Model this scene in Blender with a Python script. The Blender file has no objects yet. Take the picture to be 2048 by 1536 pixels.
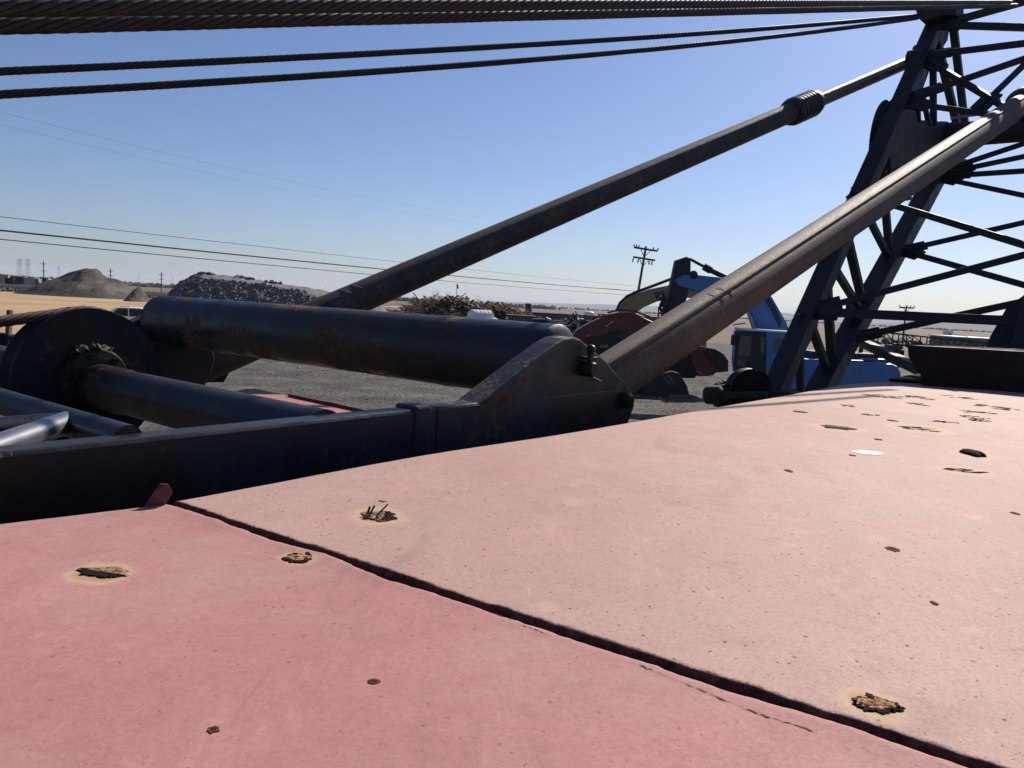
import bpy, bmesh, math, random
from mathutils import Vector, Matrix, noise as mnoise
R = math.radians
random.seed(7)

# ---------------------------------------------------------------- camera, sky, sun, exposure
SC = bpy.context.scene
COL = SC.collection
CZ = 3.9                                   # eye height above the yard
PITCH, ROLL, FPX = R(5.9), R(3.2), 1536.0  # focal length in pixels of a 2048 px wide frame
cam_d = bpy.data.cameras.new('camera')
cam = bpy.data.objects.new('camera', cam_d)
COL.objects.link(cam)
cam_d.sensor_width = 36
cam_d.lens = 27
cam_d.clip_start = 0.03
cam_d.clip_end = 40000
fwd = Vector((0, math.cos(PITCH), -math.sin(PITCH)))
up0 = Vector((0, math.sin(PITCH), math.cos(PITCH)))
rt0 = Vector((1, 0, 0))
CR = rt0 * math.cos(ROLL) + up0 * math.sin(ROLL)
CU = up0 * math.cos(ROLL) - rt0 * math.sin(ROLL)
EYE = Vector((0, 0, CZ))
m = Matrix((CR, CU, -fwd)).transposed().to_4x4()
m.translation = EYE
cam.matrix_world = m
SC.camera = cam

SUN_AZ, SUN_EL = 34.5, 34.5
w = bpy.data.worlds.new('World')
SC.world = w
w.use_nodes = True
nt = w.node_tree
nt.nodes.clear()
sky = nt.nodes.new('ShaderNodeTexSky')
sky.sky_type = 'NISHITA'
sky.sun_disc = False
sky.sun_elevation = R(SUN_EL)
sky.sun_rotation = R(SUN_AZ)
sky.altitude = 0
sky.air_density = 1.0
sky.dust_density = 0.5
sky.ozone_density = 2.2
bg = nt.nodes.new('ShaderNodeBackground')
bg.inputs[1].default_value = 0.058
wo = nt.nodes.new('ShaderNodeOutputWorld')
tint = nt.nodes.new('ShaderNodeMix'); tint.data_type = 'RGBA'; tint.blend_type = 'MULTIPLY'
tint.inputs[0].default_value = 1.0; tint.inputs[7].default_value = (.86, .95, 1.22, 1)   # the camera's cool white balance
nt.links.new(sky.outputs[0], tint.inputs[6])
nt.links.new(tint.outputs[2], bg.inputs[0])
nt.links.new(bg.outputs[0], wo.inputs[0])
sun_d = bpy.data.lights.new('sun', 'SUN')
sun_d.energy = 5.0
sun_d.angle = R(0.53)
sun_d.color = (1.0, 0.92, 0.82)
sun = bpy.data.objects.new('sun', sun_d)
COL.objects.link(sun)
SDIR = Vector((math.sin(R(SUN_AZ)) * math.cos(R(SUN_EL)), math.cos(R(SUN_AZ)) * math.cos(R(SUN_EL)), math.sin(R(SUN_EL))))
sun.rotation_euler = SDIR.to_track_quat('Z', 'Y').to_euler()
sun.location = (0, 0, 60)
SC.view_settings.view_transform = 'Standard'
SC.view_settings.look = 'None'
SC.view_settings.gamma = 1
SC.view_settings.use_curve_mapping = False
SC.view_settings.exposure = 0.42
SC.cycles.max_bounces = 6
SC.cycles.volume_bounces = 0
SC.cycles.use_denoising = True

# ---------------------------------------------------------------- measuring: a photo point -> a place in the yard
def ray(px, py):
    return fwd * FPX + CR * (px - 1024) + CU * (768 - py)
def at(px, py, Y):
    d = ray(px, py)
    return EYE + d * (Y / d.y)
def onz(px, py, z):
    d = ray(px, py)
    return EYE + d * ((z - CZ) / d.z)
def onpl(px, py, p, n):
    d = ray(px, py)
    return EYE + d * ((p - EYE).dot(n) / d.dot(n))

# ---------------------------------------------------------------- mesh building
class MB:
    def __init__(s):
        s.v, s.f = [], []
    def add(s, vs, fs):
        o = len(s.v)
        s.v += [Vector(x) for x in vs]
        s.f += [tuple(i + o for i in f) for f in fs]
        return s
    def box(s, c, hx, hy, hz, ax=None, ay=None, az=None):
        c = Vector(c); ax = ax or Vector((1, 0, 0)); ay = ay or Vector((0, 1, 0)); az = az or Vector((0, 0, 1))
        vs = [c + ax * (hx * i) + ay * (hy * j) + az * (hz * k) for k in (-1, 1) for j in (-1, 1) for i in (-1, 1)]
        return s.add(vs, [(0, 2, 3, 1), (4, 5, 7, 6), (0, 1, 5, 4), (2, 6, 7, 3), (0, 4, 6, 2), (1, 3, 7, 5)])
    def bar(s, p, q, wd, ht=None, up=None):
        p, q = Vector(p), Vector(q); d = q - p; L = d.length; d.normalize()
        up = up or Vector((0, 0, 1))
        if abs(d.dot(up)) > .98: up = Vector((1, 0, 0))
        sd = d.cross(up).normalized(); u2 = sd.cross(d)
        return s.box((p + q) / 2, L / 2, wd / 2, (ht or wd) / 2, d, sd, u2)
    def tube(s, p, q, r0, r1=None, n=10, caps=True):
        return s.path([p, q], [r0, r1 if r1 is not None else r0], n, caps)
    def path(s, pts, rs, n=8, caps=True):
        pts = [Vector(p) for p in pts]
        if not isinstance(rs, (list, tuple)): rs = [rs] * len(pts)
        rings = []; prev = None
        for i, p in enumerate(pts):
            t = (pts[min(i + 1, len(pts) - 1)] - pts[max(i - 1, 0)]).normalized()
            if prev is None:
                a = Vector((0, 0, 1)) if abs(t.z) < .9 else Vector((1, 0, 0))
                sd = t.cross(a).normalized()
            else:
                sd = (prev - t * prev.dot(t)).normalized()
            prev = sd; u2 = t.cross(sd)
            rings.append([p + sd * (rs[i] * math.cos(2 * math.pi * k / n)) + u2 * (rs[i] * math.sin(2 * math.pi * k / n)) for k in range(n)])
        vs = [x for r in rings for x in r]; fs = []
        for i in range(len(rings) - 1):
            for k in range(n):
                a, b = i * n + k, i * n + (k + 1) % n
                fs.append((a, b, b + n, a + n))
        if caps:
            fs.append(tuple(range(n))[::-1]); fs.append(tuple((len(rings) - 1) * n + k for k in range(n)))
        return s.add(vs, fs)
    def lathe(s, c, ax, prof, n=24):
        """prof: (radius, offset along axis)"""
        c = Vector(c); ax = Vector(ax).normalized()
        a = Vector((0, 0, 1)) if abs(ax.z) < .9 else Vector((1, 0, 0))
        e1 = ax.cross(a).normalized(); e2 = ax.cross(e1)
        vs = [c + ax * t + e1 * (r * math.cos(2 * math.pi * k / n)) + e2 * (r * math.sin(2 * math.pi * k / n)) for r, t in prof for k in range(n)]
        fs = []
        for i in range(len(prof) - 1):
            for k in range(n):
                b = i * n + k; d = i * n + (k + 1) % n
                fs.append((b, d, d + n, b + n))
        fs.append(tuple(range(n))[::-1]); fs.append(tuple((len(prof) - 1) * n + k for k in range(n)))
        return s.add(vs, fs)
    def prism(s, pts, ex):
        pts = [Vector(p) for p in pts]; ex = Vector(ex); n = len(pts)
        vs = pts + [p + ex for p in pts]
        fs = [tuple(range(n))[::-1], tuple(range(n, 2 * n))] + [(i, (i + 1) % n, (i + 1) % n + n, i + n) for i in range(n)]
        return s.add(vs, fs)
    def rock(s, c, sx, sy, sz, rng, jit=.35):
        c = Vector(c)
        rot = Matrix.Rotation(rng.uniform(0, 6.3), 3, 'Z') @ Matrix.Rotation(rng.uniform(-.9, .9), 3, 'X') @ Matrix.Rotation(rng.uniform(-.9, .9), 3, 'Y')
        vs = []
        for k in (-1, 1):
            for j in (-1, 1):
                for i in (-1, 1):
                    vs.append(c + rot @ Vector((i * sx * (1 - rng.random() * jit), j * sy * (1 - rng.random() * jit), k * sz * (1 - rng.random() * jit))))
        return s.add(vs, [(0, 2, 3, 1), (4, 5, 7, 6), (0, 1, 5, 4), (2, 6, 7, 3), (0, 4, 6, 2), (1, 3, 7, 5)])
    def ball(s, c, r, n=10, mth=6, sc=(1, 1, 1)):
        c = Vector(c); vs = [c + Vector((0, 0, -r * sc[2]))]; fs = []
        for i in range(1, mth):
            t = math.pi * i / mth
            for k in range(n):
                a = 2 * math.pi * k / n
                vs.append(c + Vector((r * sc[0] * math.sin(t) * math.cos(a), r * sc[1] * math.sin(t) * math.sin(a), -r * sc[2] * math.cos(t))))
        vs.append(c + Vector((0, 0, r * sc[2])))
        for k in range(n): fs.append((0, 1 + (k + 1) % n, 1 + k))
        for i in range(mth - 2):
            for k in range(n):
                a = 1 + i * n + k; b = 1 + i * n + (k + 1) % n
                fs.append((a, b, b + n, a + n))
        o = 1 + (mth - 2) * n; l = len(vs) - 1
        for k in range(n): fs.append((o + k, o + (k + 1) % n, l))
        return s.add(vs, fs)
    def grid(s, nx, ny, fn):
        vs = [fn(i / nx, j / ny) for j in range(ny + 1) for i in range(nx + 1)]
        fs = [(j * (nx + 1) + i, j * (nx + 1) + i + 1, (j + 1) * (nx + 1) + i + 1, (j + 1) * (nx + 1) + i) for j in range(ny) for i in range(nx)]
        return s.add(vs, fs)
    def build(s, name, mat, parent=None, org=None, smooth=None, bevel=0, recalc=True):
        if parent is not None: org = Vector(parent['_org'])
        elif org is None: org = Vector((0, 0, 0))
        org = Vector(org)
        me = bpy.data.meshes.new(name)
        me.from_pydata([tuple(v - org) for v in s.v], [], s.f)
        if recalc:
            bm = bmesh.new(); bm.from_mesh(me)
            bmesh.ops.recalc_face_normals(bm, faces=bm.faces)
            bm.to_mesh(me); bm.free()
        me.materials.append(mat)
        if smooth is not None:
            me.shade_smooth()
            if smooth < 180: me.set_sharp_from_angle(angle=R(smooth))
        o = bpy.data.objects.new(name, me)
        COL.objects.link(o)
        if bevel:
            b = o.modifiers.new('bevel', 'BEVEL'); b.width = bevel; b.segments = 2; b.limit_method = 'ANGLE'; b.angle_limit = R(40)
        if parent is not None: o.parent = parent
        else: o.location = org
        o['_org'] = tuple(org)
        return o
def tag(o, label=None, cat=None, group=None, kind=None):
    if label: o['label'] = label
    if cat: o['category'] = cat
    if group: o['group'] = group
    if kind: o['kind'] = kind
    return o
def thing(name, org, label, cat, group=None):
    o = bpy.data.objects.new(name, None)
    o.empty_display_size = .1
    COL.objects.link(o)
    o.location = org
    o['_org'] = tuple(org)
    return tag(o, label, cat, group)
def copy_tree(o, parent=None, loc=None):
    c = o.copy(); COL.objects.link(c)
    if parent is not None: c.parent = parent
    if loc is not None: c.location = loc
    for ch in list(o.children): copy_tree(ch, c)
    return c

# ---------------------------------------------------------------- materials
class NT:
    def __init__(s, name):
        s.m = bpy.data.materials.new(name); s.m.use_nodes = True
        s.t = s.m.node_tree; s.b = s.t.nodes['Principled BSDF']; s.o = s.t.nodes['Material Output']
        s.co = s.t.nodes.new('ShaderNodeTexCoord').outputs['Object']
    def n(s, typ, **kw):
        x = s.t.nodes.new(typ)
        for k, v in kw.items(): setattr(x, k, v)
        return x
    def ln(s, a, b): s.t.links.new(a, b)
    def noise(s, scale, det=4, rough=.6, vec=None, dist=0):
        x = s.n('ShaderNodeTexNoise'); x.inputs['Scale'].default_value = scale; x.inputs['Detail'].default_value = det
        x.inputs['Roughness'].default_value = rough; x.inputs['Distortion'].default_value = dist
        s.ln(vec or s.co, x.inputs['Vector']); return x.outputs['Fac']
    def ramp(s, fac, stops):
        x = s.n('ShaderNodeValToRGB'); e = x.color_ramp.elements
        while len(e) < len(stops): e.new(.5)
        for i, (p, c) in enumerate(stops):
            e[i].position = p; e[i].color = (*c, 1) if len(c) == 3 else c
        s.ln(fac, x.inputs[0]); return x.outputs[0]
    def mask(s, fac, lo, hi, a=0, b=1):
        x = s.n('ShaderNodeMapRange'); x.interpolation_type = 'SMOOTHSTEP'
        x.inputs[1].default_value = lo; x.inputs[2].default_value = hi; x.inputs[3].default_value = a; x.inputs[4].default_value = b
        s.ln(fac, x.inputs[0]); return x.outputs[0]
    def math(s, op, a, b=None):
        x = s.n('ShaderNodeMath', operation=op)
        for i, v in enumerate((a, b)):
            if v is None: continue
            if isinstance(v, (int, float)): x.inputs[i].default_value = v
            else: s.ln(v, x.inputs[i])
        return x.outputs[0]
    def mix(s, fac, a, b):
        x = s.n('ShaderNodeMix', data_type='RGBA')
        for i, v in ((0, fac), (6, a), (7, b)):
            if isinstance(v, (int, float)): x.inputs[i].default_value = v
            elif isinstance(v, tuple): x.inputs[i].default_value = (*v, 1)
            else: s.ln(v, x.inputs[i])
        return x.outputs[2]
    def scaled(s, v):
        x = s.n('ShaderNodeMapping'); x.inputs['Scale'].default_value = v
        s.ln(s.co, x.inputs[0]); return x.outputs[0]
    def bump(s, h, strength=.3, dist=.01):
        x = s.n('ShaderNodeBump'); x.inputs['Strength'].default_value = strength; x.inputs['Distance'].default_value = dist
        s.ln(h, x.inputs['Height']); s.ln(x.outputs[0], s.b.inputs['Normal']); return x
    def col(s, c):
        if isinstance(c, tuple): s.b.inputs['Base Color'].default_value = (*c, 1)
        else: s.ln(c, s.b.inputs['Base Color'])
    def rough(s, r):
        if isinstance(r, (int, float)): s.b.inputs['Roughness'].default_value = r
        else: s.ln(r, s.b.inputs['Roughness'])
    def metal(s, v):
        if isinstance(v, (int, float)): s.b.inputs['Metallic'].default_value = v
        else: s.ln(v, s.b.inputs['Metallic'])

def simple(name, c, rough=.6, metal=0, var=.25, scale=6, bump=0, c2=None, bd=.01):
    t = NT(name); f = t.noise(scale, 5, .65)
    c2 = c2 or tuple(x * (1 - var) for x in c)
    t.col(t.ramp(f, [(.3, c2), (.7, c)])); t.rough(rough); t.metal(metal)
    if bump: t.bump(f, bump, bd)
    return t.m
M = {}
# dark blue-black paint, chipped, with rust worn through
def painted_steel(name, paint, paint2, rust, amt, rough=.42, spec=.4):
    t = NT(name)
    a = t.noise(2.6, 6, .62); b = t.noise(48, 4, .65); c = t.noise(.9, 3, .5); d = t.noise(7, 5, .7, t.scaled((1, 1, .3)), .6)
    base = t.mix(t.mask(t.math('ADD', t.math('MULTIPLY', c, .6), t.math('MULTIPLY', d, .4)), .40, .58), paint2, paint)
    base = t.mix(t.mask(d, .52, .7, 0, .5), base, tuple(x * 1.9 for x in paint2))
    r = t.ramp(b, [(.3, tuple(x * .4 for x in rust)), (.52, rust), (.72, tuple(min(1, x * 1.7) for x in rust))])
    mk = t.mask(t.math('ADD', t.math('ADD', a, t.math('MULTIPLY', b, .22)), t.math('MULTIPLY', c, .35)), amt, amt + .07)
    fl = t.mask(t.math('ADD', t.noise(26, 4, .7), t.math('MULTIPLY', a, .35)), .80, .83)
    mk = t.math('MAXIMUM', mk, t.math('MULTIPLY', fl, .8))
    col = t.mix(mk, base, r)
    col = t.mix(t.mask(t.noise(16, 5, .75, t.scaled((1, 1, .12))), .56, .72, 0, .4), col, (.045, .040, .036))
    t.col(col); t.rough(t.math('ADD', t.mask(mk, 0, 1, rough, .88), t.mask(d, .3, .7, -.08, .14))); t.b.inputs['Specular IOR Level'].default_value = spec
    t.bump(t.math('ADD', t.math('ADD', t.math('MULTIPLY', b, .5), t.math('MULTIPLY', d, .5)), t.math('MULTIPLY', mk, -.5)), .35, .004)
    return t.m
M['blue_steel'] = painted_steel('blue_black_paint', (.009, .014, .028), (.019, .013, .011), (.075, .038, .022), .885, .40, .3)
M['brown_steel'] = painted_steel('brown_black_paint', (.010, .010, .013), (.016, .011, .010), (.07, .035, .02), .88, .5, .3)
M['boom_steel'] = painted_steel('boom_black_paint', (.028, .028, .035), (.022, .020, .024), (.06, .036, .025), .98, .6, .25)
M['tube_steel'] = painted_steel('rust_bloomed_tube', (.012, .016, .027), (.024, .014, .010), (.09, .044, .024), .84, .42, .35)
# rusted tubes of the backstops
def rust_tube(name, c1, c2, c3, metal, rough, fs=150):
    t = NT(name)
    a = t.noise(3, 6, .65); b = t.noise(fs, 4, .65); g = t.noise(fs * .3, 5, .7)
    k = t.math('ADD', t.math('MULTIPLY', a, .55), t.math('MULTIPLY', g, .45))
    t.col(t.mix(t.mask(b, .38, .66, 0, .55), t.ramp(k, [(.36, c1), (.5, c2), (.62, c3)]), tuple(x * .6 for x in c1)))
    t.rough(t.mask(b, .3, .7, rough, rough + .25)); t.metal(metal)
    t.bump(t.math('ADD', b, t.math('MULTIPLY', g, .7)), .4, .003)
    return t.m
M['rust_brown'] = rust_tube('brown_rusted_tube', (.060, .037, .025), (.095, .057, .036), (.14, .084, .052), .1, .6)
M['rust_dark'] = rust_tube('dark_rusted_tube', (.020, .019, .020), (.055, .040, .031), (.115, .070, .043), .1, .5, 70)
M['worn_rod'] = rust_tube('worn_steel_rod', (.10, .085, .075), (.16, .13, .11), (.22, .18, .15), .55, .42)
M['matte_deck'] = simple('matte_black_deck', (.012, .011, .012), .95, 0, .5, 6); M['matte_deck'].node_tree.nodes['Principled BSDF'].inputs['Specular IOR Level'].default_value = .05  # roof end lying in shadow: the shade is put into this black
M['spring_steel'] = simple('black_spring_steel', (.022, .022, .026), .4, .3, .4, 20)
M['rope'] = simple('greasy_wire_rope', (.050, .032, .026), .6, .2, .5, 60, .2, (.016, .011, .011), .002)
M['rope_rusty'] = simple('rusty_wire_rope', (.11, .05, .035), .7, .1, .5, 60, .2, (.04, .02, .016), .002)
M['maroon'] = painted_steel('maroon_paint', (.032, .011, .012), (.016, .009, .010), (.05, .025, .02), .95, .7, .2)
M['maroon_lip'] = simple('maroon_sheet_edge', (.16, .05, .045), .75, 0, .4, 30, .3)
M['seam_dirt'] = simple('dark_stained_seam', (.075, .035, .035), .85, 0, .6, 25, .3, (.02, .012, .012))
def mk_scab():
    t = NT('flaking_rust')
    a = t.noise(120, 5, .7); b = t.noise(45, 3, .6)
    t.col(t.ramp(a, [(.32, (.012, .009, .008)), (.47, (.05, .026, .015)), (.58, (.20, .095, .05)), (.7, (.33, .2, .12))]))
    t.rough(.95); t.bump(t.math('ADD', a, b), .9, .004)
    return t.m
M['scab'] = mk_scab()
t_ = NT('rust_patch'); va = t_.n('ShaderNodeVertexColor'); va.layer_name = 'Col'
nf = t_.noise(350, 4, .7); t_.col(t_.mix(t_.mask(nf, .42, .7, 0, .4), va.outputs[0], (.03, .018, .012))); t_.rough(.95); t_.b.inputs['Specular IOR Level'].default_value = .1; t_.bump(nf, .8, .002); M['rust_vc'] = t_.m
M['scab_dark'] = simple('dark_rust_flake', (.035, .022, .016), .95, 0, .6, 90, .6, (.01, .008, .008), .003)
# far-off things
M['chrome'] = simple('bright_cylinder_rod', (.5, .5, .52), .2, 1, .2, 20)
M['bare_pipe'] = simple('bare_worn_pipe', (.26, .26, .27), .32, .7, .35, 12)
M['black'] = simple('black_rubber', (.018, .018, .02), .7, 0, .4, 8)
M['track'] = simple('track_steel', (.05, .045, .04), .8, .2, .5, 12)
M['blue'] = simple('blue_machine_paint', (.048, .155, .40), .42, 0, .25, 4)
M['red'] = simple('dull_red_machine_paint', (.17, .024, .032), .5, 0, .35, 4)
M['yellow'] = simple('yellow_machine_paint', (.30, .20, .08), .55, 0, .4, 3)
M['white'] = simple('white_paint', (.78, .78, .77), .4, 0, .08, 3)
M['white_dirty'] = simple('dusty_white_plastic', (.74, .74, .72), .5, 0, .12, 2)
M['grey_sheet'] = simple('grey_sheet_metal', (.075, .082, .092), .55, .1, .25, 2)
M['dark_sheet'] = simple('dark_roof_sheet', (.04, .042, .048), .6, .1, .3, 1)
M['timber'] = simple('weathered_pole_wood', (.11, .085, .065), .9, 0, .35, 8)
M['galv'] = simple('galvanised_lattice', (.30, .31, .33), .55, .3, .2, 1)
M['insul'] = simple('grey_insulator', (.16, .20, .19), .3, 0, .2, 9)
M['wire'] = simple('black_line_cable', (.03, .03, .034), .6, 0, .2, 1)
M['wood_a'] = simple('splintered_tan_wood', (.62, .44, .28), .9, 0, .4, 1.3)
M['wood_b'] = simple('brown_scrap_wood', (.30, .18, .10), .9, 0, .45, 1.1)
M['wood_c'] = simple('charred_dark_wood', (.045, .035, .03), .9, 0, .5, 1)
M['concrete'] = simple('broken_concrete', (.30, .30, .31), .9, 0, .45, .9)
M['asphalt_lump'] = simple('broken_asphalt', (.12, .12, .125), .9, 0, .45, .8)
M['leaf'] = simple('dusty_green_leaf', (.05, .085, .03), .6, 0, .4, 3)
M['tree'] = simple('far_tree_leaf', (.045, .06, .035), .8, 0, .4, .2)
M['scrub'] = simple('dry_brown_scrub', (.12, .09, .06), .95, 0, .4, .5)
M['tan_wall'] = simple('tan_wall', (.42, .32, .24), .8, 0, .1, 1)
M['amber'] = simple('amber_yellow_paint', (.5, .38, .06), .5, 0, .1, 1)
g = NT('tinted_cab_glass'); g.col((.05, .085, .075)); g.rough(.08); g.b.inputs['Specular IOR Level'].default_value = .7
g.b.inputs['Transmission Weight'].default_value = .25; M['glass'] = g.m
g = NT('dark_car_glass'); g.col((.012, .014, .018)); g.rough(.06); M['car_glass'] = g.m
def ground_mat(name, stops, sc, bump, bd, fine=30):
    t = NT(name)
    a = t.noise(sc, 6, .62); b = t.noise(fine, 4, .7); st = t.noise(sc * .5, 4, .6, t.scaled((.25, 1.6, 1)))
    k = t.math('ADD', t.math('ADD', t.math('MULTIPLY', a, .4), t.math('MULTIPLY', b, .35)), t.math('MULTIPLY', st, .25))
    t.col(t.ramp(k, stops)); t.rough(.95); t.b.inputs['Specular IOR Level'].default_value = .15
    t.bump(t.math('ADD', b, t.math('MULTIPLY', a, .6)), bump, bd); return t.m
M['plain'] = ground_mat('dry_plain_earth', [(.38, (.085, .066, .052)), (.5, (.15, .112, .075)), (.6, (.22, .155, .095))], .012, .3, .3, .5)
M['field'] = ground_mat('golden_stubble', [(.4, (.30, .21, .125)), (.5, (.42, .29, .165)), (.62, (.50, .36, .20))], .05, .5, .15, 3)
M['yard'] = ground_mat('grey_gravel', [(.36, (.034, .031, .027)), (.48, (.088, .081, .070)), (.6, (.165, .152, .132))], .5, 1.0, .12, 5)
M['road'] = ground_mat('worn_asphalt', [(.4, (.14, .14, .135)), (.6, (.22, .215, .205))], .3, .2, .02, 14)
M['green_strip'] = ground_mat('olive_weeds', [(.4, (.085, .085, .035)), (.55, (.15, .14, .06)), (.65, (.22, .18, .09))], .2, .6, .1, 5)
M['dark_earth'] = ground_mat('dark_earth', [(.4, (.03, .03, .032)), (.6, (.065, .062, .06))], .1, .5, .2, 2)
M['mound'] = ground_mat('piled_gravel', [(.36, (.055, .05, .046)), (.5, (.10, .09, .08)), (.62, (.20, .17, .14))], .16, .9, .5, 2.5)
M['ramp'] = ground_mat('crushed_stone_ramp', [(.38, (.115, .105, .092)), (.5, (.165, .155, .14)), (.62, (.22, .21, .19))], .25, .5, .15, 3)
M['hill'] = ground_mat('far_hill_grass', [(.38, (.06, .055, .06)), (.6, (.12, .10, .085))], .0011, .3, 5, .01)

# ---------------------------------------------------------------- the setting
def sheet(name, mat, pts, z, n=1):
    mb = MB(); mb.add([(x, y, z) for x, y in pts], [tuple(range(len(pts)))])
    return tag(mb.build(name, mat), kind='structure')
sheet('ground', M['plain'], [(-16000, -200), (16000, -200), (16000, 18000), (-16000, 18000)], -.06)
sheet('dry_field', M['field'], [(-420, 46), (-20, 53), (-14, 100), (-25, 190), (-70, 205), (-420, 236)], -.03)
sheet('golden_field', M['field'], [(-60, 330), (60, 300), (60, 420), (-60, 520)], -.03)
sheet('grass_strip', M['green_strip'], [(20, 54), (60, 50), (70, 90), (24, 92)], -.02)
sheet('road', M['road'], [(-200, 38.5), (-12, 42), (-12, 46.5), (-200, 46)], -.025)
sheet('dark_ground', M['dark_earth'], [(-330, 236), (-90, 206), (-95, 285), (-330, 300)], -.02)
def yard_fn(u, v):
    x, y = -16 + 60 * u, -12 + 122 * v
    z = .05 * mnoise.noise((x * .35, y * .7, 0)) + .06 * abs(mnoise.noise((x * .5, y * 2.0, 4))) + .03 * mnoise.noise((x * 1.6, y * 2.6, 7))
    e = min(u, 1 - u, v, 1 - v)
    return Vector((x, y, -.02 + z * min(1, e * 12)))
mb = MB(); mb.grid(170, 330, yard_fn)
tag(mb.build('gravel_yard', M['yard'], smooth=180, recalc=False), kind='structure')
rng = random.Random(3)
mb = MB()
for i in range(5200):
    y = 22 + 45 * rng.random() ** 1.3; x = rng.uniform(-15, 22)
    s = rng.uniform(.008, .022) * (3 if rng.random() < .012 else 1)
    mb.rock((x, y, .03), s * 1.5, s, s * .8, rng)
tag(mb.build('loose_stones', M['concrete']), kind='stuff')
# far hills
def hill(pxs, D0, depth, seed):
    pts = []
    def f(u, v):
        x0 = pxs[0][0] + (pxs[-1][0] - pxs[0][0]) * u
        for (a, ya), (b, yb) in zip(pxs, pxs[1:]):
            if a <= x0 <= b:
                yy = ya + (yb - ya) * (x0 - a) / (b - a); break
        p = at(x0, yy, D0)
        h = max(p.z, 2) * (1 + .18 * mnoise.noise((p.x * .0012, seed, 0)) + .06 * mnoise.noise((p.x * .006, seed, 3)))
        k = math.sin(math.pi * min(1, v * 1.0) * .5) if v < .999 else 1
        Y = D0 - depth + depth * v
        return Vector((p.x * Y / D0, Y, -2 + (h + 2) * (k ** 1.5) * (1 + .12 * mnoise.noise((p.x * .003, Y * .002, seed)))))
    mb = MB(); mb.grid(120, 10, f)
    tag(mb.build('hill', M['hill'], smooth=180, recalc=False), kind='structure')
hill([(-300, 540), (200, 560), (700, 591), (1000, 603), (1100, 607), (1200, 608), (1300, 613), (1450, 619), (1600, 628), (1800, 637), (1950, 643), (2300, 662)], 11500, 3500, 1.0)
hill([(1350, 640), (1480, 641), (1560, 643), (1700, 647), (1800, 645), (1900, 641), (1960, 639), (2048, 645), (2300, 660)], 6500, 3600, 5.0)

# ---------------------------------------------------------------- the crane
U = Vector((math.sin(R(37.3)), math.cos(R(37.3)), 0))    # forward along the machine
V = Vector((-math.cos(R(37.3)), math.sin(R(37.3)), 0))   # to its left
Z = Vector((0, 0, 1))
ZR = CZ - .35                                            # roof height
crane = thing('crawler_crane', (2.0, 2.6, 0), 'old lattice boom crane whose faded red roof fills the foreground', 'crane')
O = onz(335, 1003, ZR)
EDA = (O - onz(0, 1042, ZR)).normalized()                # edge of the nearer panel
SE = (onz(1980, 1536, ZR) - O).normalized()              # along the roof seam
ED = (onz(1500, 801.6, ZR) - O).normalized()             # along the roof's left edge

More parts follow.
